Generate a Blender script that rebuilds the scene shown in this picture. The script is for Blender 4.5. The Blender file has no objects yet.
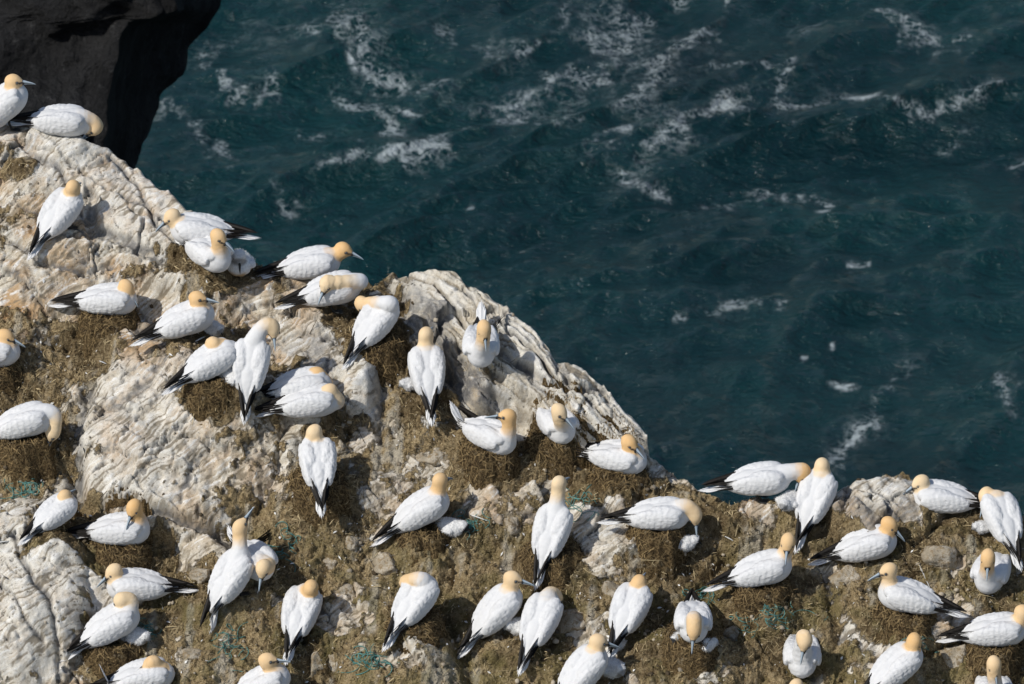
import bpy, math, random
import numpy as np
from mathutils import Vector, Matrix

# ------------------------------------------------------------------ camera, sky, sun, exposure
scene = bpy.context.scene
COL = scene.collection
W, H = 1024, 684
DEP = math.radians(30.0)                       # the camera looks down by this much
DIST = 45.0
SENSOR, LENS = 36.0, 197.8
FPX = W * LENS / SENSOR
VDIR = np.array([0.0, math.cos(DEP), -math.sin(DEP)])
CAM = -DIST * VDIR
RIGHT = np.array([1.0, 0, 0]); UPV = np.array([0.0, math.sin(DEP), math.cos(DEP)])
SEA_Z = -60.0
cam_d = bpy.data.cameras.new('camera'); cam = bpy.data.objects.new('camera', cam_d); COL.objects.link(cam)
cam.location = CAM; cam.rotation_euler = (math.pi / 2 - DEP, 0, 0)
cam_d.sensor_width = SENSOR; cam_d.lens = LENS; cam_d.clip_start = 1.0; cam_d.clip_end = 20000
cam_d.dof.use_dof = True; cam_d.dof.focus_distance = DIST + 0.2; cam_d.dof.aperture_fstop = 7.1
scene.camera = cam
scene.render.resolution_x, scene.render.resolution_y = W, H

SUN_TO = Vector((-0.58, -0.42, 0.72)).normalized()     # towards the sun: high, from the left
elev = math.asin(SUN_TO.z)
world = bpy.data.worlds.new('World'); scene.world = world; world.use_nodes = True
wn = world.node_tree.nodes; wl = world.node_tree.links; wn.clear()
sky = wn.new('ShaderNodeTexSky'); sky.sky_type = 'NISHITA'; sky.sun_disc = False
sky.sun_elevation = elev; sky.sun_rotation = math.atan2(SUN_TO.x, SUN_TO.y)
bg = wn.new('ShaderNodeBackground'); bg.inputs['Strength'].default_value = 0.08
wo = wn.new('ShaderNodeOutputWorld'); wl.new(sky.outputs[0], bg.inputs[0]); wl.new(bg.outputs[0], wo.inputs[0])
sun_d = bpy.data.lights.new('sun', 'SUN'); sun_d.energy = 3.0; sun_d.angle = math.radians(1.0); sun_d.color = (1.0, 0.96, 0.89)
sun = bpy.data.objects.new('sun', sun_d); COL.objects.link(sun)
sun.rotation_euler = SUN_TO.to_track_quat('Z', 'Y').to_euler(); sun.location = SUN_TO * 30
vs = scene.view_settings; vs.view_transform = 'Standard'; vs.look = 'None'; vs.gamma = 1.0; vs.use_curve_mapping = False
vs.exposure = 0.22
scene.cycles.use_denoising = True

# ------------------------------------------------------------------ helpers
rng = np.random.default_rng(7); random.seed(7)

def px_ray(u, v):
    u = np.asarray(u, float); v = np.asarray(v, float)
    d = VDIR + ((u - W / 2) / FPX)[..., None] * RIGHT + ((H / 2 - v) / FPX)[..., None] * UPV
    return d / np.linalg.norm(d, axis=-1, keepdims=True)

def project(P):
    q = P - CAM
    z = q @ VDIR
    return W / 2 + FPX * (q @ RIGHT) / z, H / 2 - FPX * (q @ UPV) / z

_perm = np.random.default_rng(3).permutation(256); _perm = np.concatenate([_perm, _perm, _perm])
_g3 = np.random.default_rng(5).normal(size=(256, 3)); _g3 /= np.linalg.norm(_g3, axis=1, keepdims=True)

_a2 = np.random.default_rng(6).random(256) * 6.2832; _g2 = np.stack([np.cos(_a2), np.sin(_a2)], 1).astype(np.float32)
_g3 = _g3.astype(np.float32); _perm = _perm.astype(np.int32)

def perlin(P):
    """gradient noise in 2-D or 3-D, by the length of the last axis"""
    P = np.asarray(P); sh = P.shape[:-1]; nd = P.shape[-1]; P = P.reshape(-1, nd)
    fl = np.floor(P); f = (P - fl).astype(np.float32); i = fl.astype(np.int32) & 255
    w = f * f * f * (f * (f * 6 - 15) + 10)
    if nd == 2:
        def g(dx, dy):
            q = _g2[_perm[_perm[i[:, 0] + dx] + i[:, 1] + dy]]
            return q[:, 0] * (f[:, 0] - dx) + q[:, 1] * (f[:, 1] - dy)
        a = g(0, 0); a += w[:, 0] * (g(1, 0) - a); b = g(0, 1); b += w[:, 0] * (g(1, 1) - b)
        return ((a + w[:, 1] * (b - a)) * 1.5).reshape(sh)
    def g(dx, dy, dz):
        q = _g3[_perm[_perm[_perm[i[:, 0] + dx] + i[:, 1] + dy] + i[:, 2] + dz]]
        return q[:, 0] * (f[:, 0] - dx) + q[:, 1] * (f[:, 1] - dy) + q[:, 2] * (f[:, 2] - dz)
    def line(dy, dz):
        a = g(0, dy, dz); return a + w[:, 0] * (g(1, dy, dz) - a)
    def face(dz):
        a = line(0, dz); return a + w[:, 1] * (line(1, dz) - a)
    a = face(0)
    return ((a + w[:, 2] * (face(1) - a)) * 1.6).reshape(sh)

def fbm(P, octs, gain=0.5, lac=2.03):
    a = 1.0; s = 0; Q = np.array(P, float)
    for k in range(octs):
        s = s + a * perlin(Q + 17.3 * k); a *= gain; Q = Q * lac
    return s

def sstep(a, b, x):
    t = np.clip((x - a) / (b - a), 0, 1)
    return t * t * (3 - 2 * t)

def mesh_obj(name, verts, faces, mat, parent=None, smooth=True, attrs=None):
    """one mesh object; faces: (n,4) or (n,3) int array or a list"""
    me = bpy.data.meshes.new(name)
    verts = np.asarray(verts, np.float32)
    if isinstance(faces, np.ndarray):
        n, k = faces.shape
        me.vertices.add(len(verts)); me.vertices.foreach_set('co', verts.ravel())
        me.loops.add(n * k); me.loops.foreach_set('vertex_index', faces.astype(np.int32).ravel())
        me.polygons.add(n); me.polygons.foreach_set('loop_start', np.arange(0, n * k, k, dtype=np.int32))
        me.update(calc_edges=True); me.validate()
    else:
        me.from_pydata([tuple(map(float, p)) for p in verts], [], faces)
    if smooth:
        me.polygons.foreach_set('use_smooth', np.ones(len(me.polygons), bool))
    for k, a in (attrs or {}).items():
        a = np.asarray(a, np.float32)
        if a.ndim == 1:
            at = me.attributes.new(k, 'FLOAT', 'POINT'); at.data.foreach_set('value', a)
        else:
            at = me.attributes.new(k, 'FLOAT_VECTOR', 'POINT'); at.data.foreach_set('vector', a.ravel())
    me.materials.append(mat)
    o = bpy.data.objects.new(name, me); COL.objects.link(o)
    if parent: o.parent = parent
    return o

def tag(o, label=None, cat=None, group=None, kind=None):
    if label: o['label'] = label
    if cat: o['category'] = cat
    if group: o['group'] = group
    if kind: o['kind'] = kind
    return o

def empty(name, loc, rz=0.0):
    e = bpy.data.objects.new(name, None); COL.objects.link(e)
    e.location = loc; e.rotation_euler = (0, 0, rz); e.empty_display_size = 0.05
    return e

def grid_faces(nx, ny):
    a = np.arange(nx * ny).reshape(ny, nx)
    return np.stack([a[:-1, :-1], a[:-1, 1:], a[1:, 1:], a[1:, :-1]], -1).reshape(-1, 4)

def graded(lo, hi, step, far_lo, far_hi, g=1.22):
    c = list(np.arange(lo, hi + step / 2, step)); s = step; x = c[-1]
    while x < far_hi: s *= g; x += s; c.append(x)
    s = step; x = c[0]; pre = []
    while x > far_lo: s *= g; x -= s; pre.append(x)
    return np.array(pre[::-1] + c)

class NT:
    """small node-tree writer"""
    def __init__(self, name):
        m = bpy.data.materials.new(name); m.use_nodes = True; self.m = m
        self.n = m.node_tree.nodes; self.l = m.node_tree.links; self.n.clear()
        self.out = self.n.new('ShaderNodeOutputMaterial'); self.b = self.n.new('ShaderNodeBsdfPrincipled')
        self.l.new(self.b.outputs[0], self.out.inputs[0])
    def put(self, sock, val):
        if hasattr(val, 'links'): self.l.new(val, sock)
        elif isinstance(val, (tuple, list)) and len(val) == 3 and sock.type == 'RGBA': sock.default_value = (*val, 1)
        else: sock.default_value = val
    def attr(self, name, vec=False):
        a = self.n.new('ShaderNodeAttribute'); a.attribute_name = name
        return a.outputs['Vector'] if vec else a.outputs['Fac']
    def coord(self, kind='Object'):
        return self.n.new('ShaderNodeTexCoord').outputs[kind]
    def geo(self, what):
        return self.n.new('ShaderNodeNewGeometry').outputs[what]
    def mapping(self, vec, scale=(1, 1, 1), rot=(0, 0, 0), loc=(0, 0, 0)):
        m = self.n.new('ShaderNodeMapping'); self.l.new(vec, m.inputs[0])
        m.inputs['Scale'].default_value = scale; m.inputs['Rotation'].default_value = rot; m.inputs['Location'].default_value = loc
        return m.outputs[0]
    def noise(self, vec, scale, detail=4, rough=0.55, dist=0.0):
        t = self.n.new('ShaderNodeTexNoise'); self.put(t.inputs['Vector'], vec)
        t.inputs['Scale'].default_value = scale; t.inputs['Detail'].default_value = detail
        t.inputs['Roughness'].default_value = rough; t.inputs['Distortion'].default_value = dist
        return t.outputs['Fac']
    def noisec(self, vec, scale, detail=3):
        t = self.n.new('ShaderNodeTexNoise'); self.put(t.inputs['Vector'], vec)
        t.inputs['Scale'].default_value = scale; t.inputs['Detail'].default_value = detail
        return t.outputs['Color']
    def voro(self, vec, scale, feat='F1', out='Distance', rand=1.0):
        t = self.n.new('ShaderNodeTexVoronoi'); t.feature = feat; self.put(t.inputs['Vector'], vec)
        t.inputs['Scale'].default_value = scale; t.inputs['Randomness'].default_value = rand
        return t.outputs[out]
    def math(self, op, a, b=0.0, c=0.0, clamp=False):
        m = self.n.new('ShaderNodeMath'); m.operation = op; m.use_clamp = clamp
        self.put(m.inputs[0], a); self.put(m.inputs[1], b); self.put(m.inputs[2], c)
        return m.outputs[0]
    def vadd(self, a, b, scale=1.0):
        s = self.n.new('ShaderNodeVectorMath'); s.operation = 'MULTIPLY_ADD'
        self.put(s.inputs[0], b); s.inputs[1].default_value = (scale,) * 3; self.put(s.inputs[2], a)
        return s.outputs[0]
    def step(self, x, lo, hi, a=0.0, b=1.0):
        r = self.n.new('ShaderNodeMapRange'); r.interpolation_type = 'SMOOTHSTEP'
        self.put(r.inputs[0], x)
        for i, q in enumerate((lo, hi, a, b)): r.inputs[1 + i].default_value = q
        return r.outputs[0]
    def mix(self, f, a, b, mode='MIX'):
        m = self.n.new('ShaderNodeMix'); m.data_type = 'RGBA'; m.blend_type = mode
        self.put(m.inputs[0], f); self.put(m.inputs[6], a); self.put(m.inputs[7], b)
        return m.outputs[2]
    def bump(self, h, strength, dist, prev=None):
        b = self.n.new('ShaderNodeBump'); b.inputs['Strength'].default_value = strength; b.inputs['Distance'].default_value = dist
        self.put(b.inputs['Height'], h)
        if prev is not None: self.l.new(prev, b.inputs['Normal'])
        return b.outputs[0]
    def done(self, color, rough, normal=None, spec=0.3):
        self.put(self.b.inputs['Base Color'], color); self.put(self.b.inputs['Roughness'], rough)
        self.put(self.b.inputs['Specular IOR Level'], spec)
        if normal is not None: self.l.new(normal, self.b.inputs['Normal'])
        return self.m

# ------------------------------------------------------------------ materials
def mat_cliff():
    t = NT('guano_rock_and_soil'); P = t.coord('Object')
    soil, stri, dark, rust = t.attr('soil'), t.attr('stri'), t.attr('dark'), t.attr('rust')
    n1, n2, n3 = t.noise(P, 2.3, 5), t.noise(P, 9, 6, .65), t.noise(P, 42, 5, .7)
    n4 = t.noise(P, 130, 3, .7)
    # rock: cream, tan stains, white guano, dark lichen
    pale = t.attr('pale')
    c = t.mix(t.step(n2, .34, .66), (.49, .435, .345), (.68, .64, .555))
    c = t.mix(t.math('MULTIPLY', t.step(t.math('ADD', n1, t.math('MULTIPLY', n3, .25)), .52, .76), rust), c, (.46, .295, .15))
    c = t.mix(t.math('MULTIPLY', t.step(n3, .52, .70), .6), c, (.33, .26, .165))
    c = t.mix(t.math('MULTIPLY', pale, t.step(n2, .25, .62, .2, .85)), c, (.72, .695, .635))
    c = t.mix(t.step(stri, .12, .7, 0, .85), c, (.79, .775, .735))
    c = t.mix(t.step(stri, -.08, -.55, 0, .8), c, (.20, .165, .115))
    c = t.mix(t.math('MULTIPLY', t.step(n4, .56, .66), .6), c, (.16, .125, .08))
    c = t.mix(t.math('MULTIPLY', t.step(t.noise(P, 17, 5, .75), .60, .68), .75), c, (.09, .075, .055))
    c = t.mix(t.math('MULTIPLY', dark, t.step(n2, .3, .62)), c, (.16, .155, .15))
    # soil: golden crust, matted peat and straw, greener low down
    s = t.mix(t.step(n3, .36, .66), (.215, .152, .075), (.54, .415, .235))
    s = t.mix(t.math('MULTIPLY', t.step(n2, .46, .70), .8), s, (.56, .435, .255))
    s = t.mix(t.step(t.noise(P, 75, 4, .75), .56, .70, 0, .9), s, (.66, .56, .38))
    s = t.mix(t.step(t.noise(P, 95, 3, .7), .56, .68, 0, .75), s, (.045, .030, .015))
    s = t.mix(t.step(t.noise(P, 21, 5, .75), .58, .72, 0, .75), s, (.075, .051, .025))
    s = t.mix(t.step(t.attr('guano'), .30, .85, 0, .85), s, (.60, .545, .44))
    s = t.mix(t.math('MULTIPLY', t.attr('nest'), t.step(n2, .25, .6, .85, .45)), s, (.062, .040, .019))
    s = t.mix(t.math('MULTIPLY', t.step(t.noise(P, 3.7, 5), .44, .64), t.attr('green')), s, (.20, .175, .065))
    m = t.math('ADD', soil, t.math('MULTIPLY', t.math('SUBTRACT', n3, .5), 1.2))
    sm = t.step(m, .28, .72)
    col = t.mix(sm, c, s)
    rg = t.math('ADD', .28, t.math('MULTIPLY', sm, .72))
    nb = t.bump(t.math('MULTIPLY', n3, rg), .8, .036); nb = t.bump(t.math('MULTIPLY', n4, rg), .9, .016, nb)
    nb = t.bump(t.math('MULTIPLY', t.voro(P, 60), sm), .6, .016, nb)
    return t.done(col, .92, nb, .12)

def mat_basalt():
    t = NT('dark_basalt'); P = t.coord('Object')
    n1, n2 = t.noise(P, .9, 6, .62), t.noise(P, 4.5, 6, .7)
    c = t.mix(t.step(n1, .35, .7), (.009, .009, .0095), (.036, .036, .037))
    c = t.mix(t.math('MULTIPLY', t.step(n2, .58, .75), .7), c, (.13, .13, .13))
    return t.done(c, .85, t.bump(n2, 1.0, .5, t.bump(n1, .8, .8)), .25)

def mat_sea():
    t = NT('sea_water'); P = t.coord('Object')
    n1 = t.noise(P, .055, 4)
    deep = t.mix(t.step(n1, .35, .66), (.0014, .0145, .0180), (.0034, .0315, .0340))
    # foam: torn threads along the drift lines
    web = t.voro(t.vadd(P, t.noisec(P, 1.0, 5), 1.4), 1.5, 'DISTANCE_TO_EDGE')
    web2 = t.voro(t.vadd(P, t.noisec(P, 2.2, 4), .7), 3.4, 'DISTANCE_TO_EDGE')
    lace = t.math('MAXIMUM', t.step(web, .16, .0), t.math('MULTIPLY', t.step(web2, .16, .0), .9))
    fine = t.noise(P, 2.6, 5, .75); brk = t.noise(t.mapping(P, (1, .6, 1)), .55, 5, .65)
    fm = t.attr('foam')
    x = t.math('MULTIPLY', fm, t.step(brk, .40, .62, .12, 1.25))
    thick = t.step(t.math('ADD', x, t.math('MULTIPLY', t.math('SUBTRACT', fine, .5), 2.2)), .84, 1.35)
    thin = t.math('MULTIPLY', t.math('MULTIPLY', lace, t.step(x, .05, .50)), t.step(fine, .38, .56))
    foam = t.math('MAXIMUM', t.math('MULTIPLY', thick, .66), t.math('MULTIPLY', thin, .60), clamp=True)
    foam = t.math('MAXIMUM', foam, t.math('MULTIPLY', t.attr('cap_glint'), t.step(fine, .40, .58)))  # whitecaps and painted sun glints share the foam colour
    col = t.mix(t.math('MULTIPLY', foam, .85), deep, (.52, .58, .60))
    rough = t.math('ADD', .12, t.math('MULTIPLY', foam, .6))
    h1 = t.noise(t.mapping(P, (.8, 1.25, 1), (0, 0, .3)), 1.1, 5, .62)
    h2 = t.noise(t.mapping(P, (.9, 1.3, 1), (0, 0, -.2)), 4.2, 4, .6)
    nb = t.bump(h1, .8, .60); nb = t.bump(h2, .7, .14, nb)
    t.b.inputs['IOR'].default_value = 1.333
    return t.done(col, rough, nb, .5)

def mat_plumage():
    t = NT('gannet_plumage'); R = t.attr('rest', True)
    y, d, wg = t.attr('yellow'), t.attr('darkface'), t.attr('wing')
    n = t.noise(R, 22, 4, .6); dirt = t.noise(R, 7, 5, .65)
    c = t.mix(n, (.60, .605, .615), (.73, .73, .73))
    c = t.mix(t.math('MULTIPLY', t.step(dirt, .56, .78), t.attr('soiled')), c, (.46, .36, .23))
    yc = t.mix(t.math('ADD', t.math('MULTIPLY', t.noise(R, 16, 4), .6), t.math('MULTIPLY', t.attr('tone'), .4)), (.78, .63, .42), (.70, .42, .165))
    c = t.mix(t.math('MULTIPLY', y, .97), c, yc)
    c = t.mix(d, c, (.022, .024, .028))
    warp = t.vadd(R, t.noisec(R, 14, 2), .018)
    fe = t.voro(t.mapping(warp, (24, 46, 46)), 1.0)
    c = t.mix(t.math('MULTIPLY', t.step(fe, .45, .85), t.math('MULTIPLY', wg, .16)), c, (.42, .42, .43))
    fe2 = t.noise(t.mapping(R, (14, 60, 60)), 1.0, 4, .6)
    nb = t.bump(t.math('MULTIPLY', fe, wg), .30, .011)
    nb = t.bump(t.math('MULTIPLY', fe2, t.math('ADD', .25, wg)), .35, .008, nb)
    return t.done(c, .82, nb, .15)

def mat_simple(name, a, b, scale, rough, bump=0.0, spec=.25, rand=False):
    t = NT(name); P = t.coord('Object')
    f = t.noise(P, scale, 5, .65)
    if rand: f = t.math('ADD', t.math('MULTIPLY', f, .3), t.math('MULTIPLY', t.geo('Random Per Island'), .75), clamp=True)
    c = t.mix(t.step(f, .25, .75), a, b)
    return t.done(c, rough, t.bump(t.noise(P, scale * 1.7, 5, .7), .6, bump) if bump else None, spec)

def mat_down():
    t = NT('chick_down'); P = t.coord('Object')
    n = t.noise(P, 60, 4, .7)
    c = t.mix(t.step(n, .35, .65), (.60, .60, .60), (.78, .78, .77))
    c = t.mix(t.math('MULTIPLY', t.attr('soiled'), t.step(t.noise(P, 12, 4), .35, .6)), c, (.42, .30, .17))
    c = t.mix(t.attr('darkface'), c, (.035, .036, .040))
    nb = t.bump(n, .8, .012)
    return t.done(c, .95, nb, .05)

def mat_bill():
    t = NT('bill_horn'); d = t.attr('dk')
    c = t.mix(d, (.34, .41, .47), (.016, .018, .022))
    return t.done(c, .45, None, .35)

def mat_nest():
    t = NT('peat_nest'); P = t.coord('Object')
    n1, n2, n3 = t.noise(P, 14, 5, .7), t.noise(P, 55, 5, .75), t.noise(P, 110, 3, .7)
    fib = t.noise(t.mapping(t.vadd(P, t.noisec(P, 9, 3), .16), (150, 38, 60), (.4, .2, .7)), 1.0, 4, .7)
    c = t.mix(t.step(n2, .36, .64), (.042, .027, .013), (.31, .215, .105))
    c = t.mix(t.step(fib, .56, .68, 0, .85), c, (.47, .365, .20))
    c = t.mix(t.step(n3, .56, .66, 0, .9), c, (.014, .009, .005))
    c = t.mix(t.step(n1, .58, .72, 0, .7), c, (.44, .375, .26))
    nb = t.bump(n2, .9, .05); nb = t.bump(fib, .8, .02, nb)
    return t.done(c, .95, nb, .1)

def mat_stone():
    t = NT('loose_stone'); P = t.coord('Object')
    n1, n2, n3 = t.noise(P, 7, 5, .6), t.noise(P, 28, 5, .7), t.noise(P, 90, 4, .7)
    c = t.mix(t.step(n1, .35, .65), (.33, .28, .205), (.60, .545, .45))
    c = t.mix(t.math('MULTIPLY', t.step(n2, .45, .62), .85), c, (.25, .175, .088))
    c = t.mix(t.step(n3, .56, .68, 0, .8), c, (.07, .06, .045))
    return t.done(c, .9, t.bump(n3, .6, .012, t.bump(n2, .6, .03)), .15)

M = dict(cliff=mat_cliff(), basalt=mat_basalt(), sea=mat_sea(), plumage=mat_plumage(), down=mat_down(), bill=mat_bill(), stone=mat_stone(),
         primaries=mat_simple('black_primaries', (.007, .006, .005), (.022, .018, .015), 40, .6, .004),
         tail=mat_simple('white_tail_feathers', (.66, .66, .66), (.80, .80, .80), 30, .8, .003),
         eye=mat_simple('pale_eye', (.02, .025, .03), (.10, .13, .16), 90, .15, 0, .5),
         foot=mat_simple('black_webbed_foot', (.012, .013, .013), (.035, .036, .034), 50, .6, .004),
         nest=mat_nest(),
         straw=mat_simple('nest_strands', (.028, .018, .010), (.26, .185, .09), 30, .9, 0, .15, True),
         litter=mat_simple('dry_straw', (.06, .042, .020), (.50, .40, .23), 12, .9, 0, .15, True),
         pebble=mat_simple('crumbs_of_rock', (.07, .052, .032), (.46, .40, .31), 30, .95, .01, .1, True),
         net=mat_simple('teal_netting', (.030, .13, .12), (.14, .31, .28), 25, .7, 0, .3),
         feather=mat_simple('loose_feather', (.62, .62, .60), (.80, .80, .78), 40, .85, .003))

# ------------------------------------------------------------------ sea
def sea_hit(u, v):
    d = px_ray(u, v); return CAM + d * ((SEA_Z - CAM[2]) / d[..., 2])[..., None]

def seg_dist(X, Y, pts):
    best = np.full(X.shape, 1e9)
    for (a, b) in zip(pts[:-1], pts[1:]):
        dx, dy = b[0] - a[0], b[1] - a[1]
        t = np.clip(((X - a[0]) * dx + (Y - a[1]) * dy) / (dx * dx + dy * dy + 1e-9), 0, 1)
        best = np.minimum(best, np.hypot(X - a[0] - t * dx, Y - a[1] - t * dy))
    return best

def build_sea():
    xs = graded(-17.5, 17.5, .09, -3000, 6000, 1.3); ys = graded(76, 160, .165, -500, 9000, 1.3)
    X, Y = np.meshgrid(xs, ys)
    r = np.random.default_rng(11)
    # short swell and chop whose crests run a little up to the right
    Z = np.zeros_like(X); DX = np.zeros_like(X); DY = np.zeros_like(X)
    wx = X + 2.5 * perlin(np.stack([X * .05, Y * .05, 0 * X], -1)); wy = Y + 3.5 * perlin(np.stack([X * .045, Y * .045, 0 * X + 5], -1))
    for i in range(60):
        lam = .75 * (13.0 / .75) ** r.random(); k = 2 * math.pi / lam
        a = math.radians(-62 + r.normal() * 26); amp = .0098 * lam ** .80 * (.5 + r.random())
        cx, cy = math.cos(a), math.sin(a); ph = k * (wx * cx + wy * cy) + r.random() * 7
        s = np.sin(ph); c = np.cos(ph)
        Z += amp * s; DX += .8 * amp * cx * c; DY += .8 * amp * cy * c
    damp = np.clip(1.2 - np.hypot(X / 400, (Y - 110) / 500), 0, 1)
    Z *= damp
    Z += .10 * perlin(np.stack([X * .7, Y * .7, 0 * X], -1)) * damp
    V = np.stack([X + DX * damp, Y + DY * damp, SEA_Z + Z], -1)
    U, Vp = project(np.stack([X, Y, 0 * X + SEA_Z], -1))
    infront = (Y > 30) & (Y < 400)
    foam = np.zeros_like(X)
    nz = np.stack([X * .35, Y * .25], -1); uu = U + 16 * fbm(nz + 4, 5, .65); vv_ = Vp + 10 * fbm(nz + 54, 5, .65)
    brkn = np.clip(.4 + 1.3 * perlin(np.stack([X * .8 + 3, Y * .5], -1)), -.4, 1)
    for (w, st_, pl) in FOAM:
        w = w * .75; d = seg_dist(uu, vv_, pl); foam = np.maximum(foam, st_ * (np.exp(-(d / w) ** 2) * (.55 + .55 * brkn) + .36 * np.exp(-d / (w * 3.6))))
    wide = fbm(np.stack([X * .06, Y * .045, 0 * X + 3], -1), 3)
    foam = np.where(infront & (U > -60) & (U < 1090) & (Vp > -40) & (Vp < 720), foam, np.clip(wide * 1.1, 0, .9) * (np.abs(X) < 300) * (Y < 500))
    foam = np.clip(foam + .11 * np.clip(wide, -.2, 1) * sstep(260, 120, np.where(infront, Vp, 300)) + .06 * wide, 0, 1.3)
    cap_glint = np.zeros_like(X)
    for (u, v, ru, rv, ro) in CAPS_GLINTS:
        co, si = math.cos(math.radians(ro)), math.sin(math.radians(ro)); du, dv = U - u, Vp - v
        q = np.hypot((du * co + dv * si) / ru, (-du * si + dv * co) / rv)
        cap_glint = np.maximum(cap_glint, np.clip(1.5 - q * 1.1, 0, 1) * infront)
    o = mesh_obj('sea', V.reshape(-1, 3), grid_faces(len(xs), len(ys)), M['sea'], attrs={'foam': foam.ravel(), 'cap_glint': cap_glint.ravel()})
    tag(o, kind='structure')

FOAM = [(5, .75, [(300, 30), (349, 24), (357, 51), (369, 75), (401, 85), (440, 82)]), (6, .8, [(200, 45), (215, 59), (231, 90), (235, 103)]), (6, .8, [(255, 100), (272, 90), (278, 98)]), (6, .75, [(170, 100), (187, 110), (203, 138), (247, 158), (285, 165)]),
        (4, .9, [(330, 91), (377, 105), (409, 115), (393, 130)]), (5, 1.1, [(393, 168), (417, 156), (440, 146)]), (5, .95, [(425, 150), (440, 136), (476, 119), (512, 107), (540, 85)]), (5, .75, [(440, 40), (456, 47), (476, 63), (508, 55)]), (5, .65, [(330, 176), (341, 174), (377, 158), (420, 150)]),
        (6, .85, [(512, 100), (540, 85), (554, 71), (587, 76), (597, 43), (620, 33), (672, 0)]), (6, .8, [(620, 110), (634, 95), (649, 57), (682, 38), (720, 28), (729, 0)]), (5, .75, [(540, 113), (568, 132), (601, 123), (639, 132), (653, 156)]),
        (4, .85, [(590, 150), (649, 151), (682, 139), (687, 123), (729, 109), (772, 113), (795, 102), (824, 99)]), (3, 1.05, [(820, 99), (850, 101), (871, 104), (918, 113), (975, 102), (1012, 99)]), (4, .8, [(620, 180), (653, 191), (715, 194), (729, 180), (772, 191), (824, 201)]), (4, .6, [(786, 71), (795, 123)]),
        (7, .75, [(945, 140), (960, 132), (984, 132)]), (5, .65, [(790, 28), (824, 9), (842, 19)]), (5, .6, [(880, 15), (928, 38), (980, 38)]), (6, .75, [(912, 368), (895, 388), (877, 399)]), (7, .9, [(870, 425), (854, 440), (836, 463), (850, 476)]), (6, .5, [(990, 381), (1013, 408)]), (4, .45, [(673, 320), (728, 313), (795, 309)]),
        (5, .45, [(985, 165), (1020, 160)]), (6, .5, [(265, 205), (290, 212)]), (8, .4, [(200, 150), (260, 190), (300, 200)]), (6, .5, [(300, 120), (330, 130), (350, 150)]), (4, .5, [(520, 60), (560, 40), (575, 10)]), (4, .5, [(690, 60), (740, 70), (786, 71)])]
CAPS_GLINTS = [(852, 265, 4, 2, 0), (862, 265, 5, 2.4, 0), (869, 264, 3, 2, 0), (845, 380, 12, 3, 14), (836, 344, 2.5, 2.5, 0), (808, 357, 2.5, 2.5, 0), (474, 210, 2.5, 2, 0), (820, 213, 7, 3, 10),  # whitecaps, plus a few sun glints painted in as foam white
        (680, 318, 6, 3, 0), (396, 160, 18, 3.5, -26), (428, 145, 14, 3, -24), (852, 103, 26, 2.4, 5), (652, 186, 14, 2, 20), (520, 96, 16, 3, -30), (405, 108, 18, 2.5, 16), (357, 66, 4, 8, -30)]
build_sea()

# ------------------------------------------------------------------ dark sea cliff, top left, far below the birds
def build_basalt():
    D0 = 92.0
    vv = np.concatenate([np.linspace(-330, 190, 150), np.linspace(196, 420, 12)])
    edge = np.interp(vv, [-330, -60, 10, 22, 55, 110, 145, 190, 420], [150, 160, 178, 128, 118, 108, 104, 100, 96])
    sil = np.interp(vv, [-330, -100, 0, 25, 50, 75, 95, 130, 165, 190, 420], [300, 262, 221, 206, 190, 184, 164, 150, 136, 130, 128])
    nA, nB, nC = 130, 70, 24
    rows = []
    for i, v in enumerate(vv):
        e, s = edge[i], max(sil[i], edge[i] + 18)
        ua = np.concatenate([np.linspace(-420, e, nA), np.linspace(e, s, nB + 1)[1:], np.linspace(s, s - 60, nC + 1)[1:]])
        dep = np.concatenate([np.linspace(2.0, 0.0, nA) ** 1.5 * .6, np.linspace(0, 1, nB + 1)[1:] ** .16 * 9.0, 9.0 + np.linspace(0, 1, nC + 1)[1:] * 9])
        d = px_ray(ua, np.full_like(ua, v))
        yy = CAM[1] + D0 * math.cos(math.radians(27)) + dep + (v - 80) * -.012       # the face leans back a little
        P = CAM + d * ((yy - CAM[1]) / d[:, 1])[:, None]
        rows.append(P)
    G = np.array(rows)
    G[-1, :, 2] = SEA_Z - 4
    n = .9 * fbm(G * .35, 3)[..., None] + .28 * np.abs(fbm(G * np.array([1.6, 1.6, .8]), 4))[..., None]
    damp = np.ones(G.shape[1]); damp[nA - 4:nA + nB + 2] = .35
    G = G + n * damp[None, :, None] * np.array([.05, -1.0, .1])
    G[..., 0] += .10 * fbm(G * 1.3, 4) * (damp < .5)
    tag(mesh_obj('dark_cliff', G.reshape(-1, 3), grid_faces(G.shape[1], G.shape[0]), M['basalt']), kind='structure')
build_basalt()

# ------------------------------------------------------------------ the birds: where each one sits, which way it faces, where its head is
# centre of the body (px), heading (deg: 0 right, 90 away, 180 left, 270 towards us), pitch, head (px), bill (right, up, towards), how the neck arrives, nest height
B = []
def bird(c, yaw, pitch, head, bill, arr='u', nest=0.0, label='', hx=None, hy=0.0, **k):
    B.append(dict(c=c, yaw=yaw, pitch=pitch, head=head, bill=bill, arr=arr, nest=nest, label=label, hx=hx, hy=hy, **k))
bird((4, 107), 20, 42, (13, 81), (1, 0, .15), label='upright gannet at the left edge above the rock, bill pointing right')
bird((61, 122), 0, -2, (95, 128), (-.75, -.55, .2), 'd', 0, 'gannet on top of the rock against the dark cliff, head bowed under its breast')
bird((61, 213), 52, 28, (73, 187), (.3, -.2, -.9), nest=0, hx=.09, label='lone gannet seen from behind on the pale upper slab, black wing tips down left')
bird((200, 231), 176, 2, (172, 216), (-.75, -.55, .3), nest=.06, label='gannet on the upper ridge facing left, tail sticking out over the sea')
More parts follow.
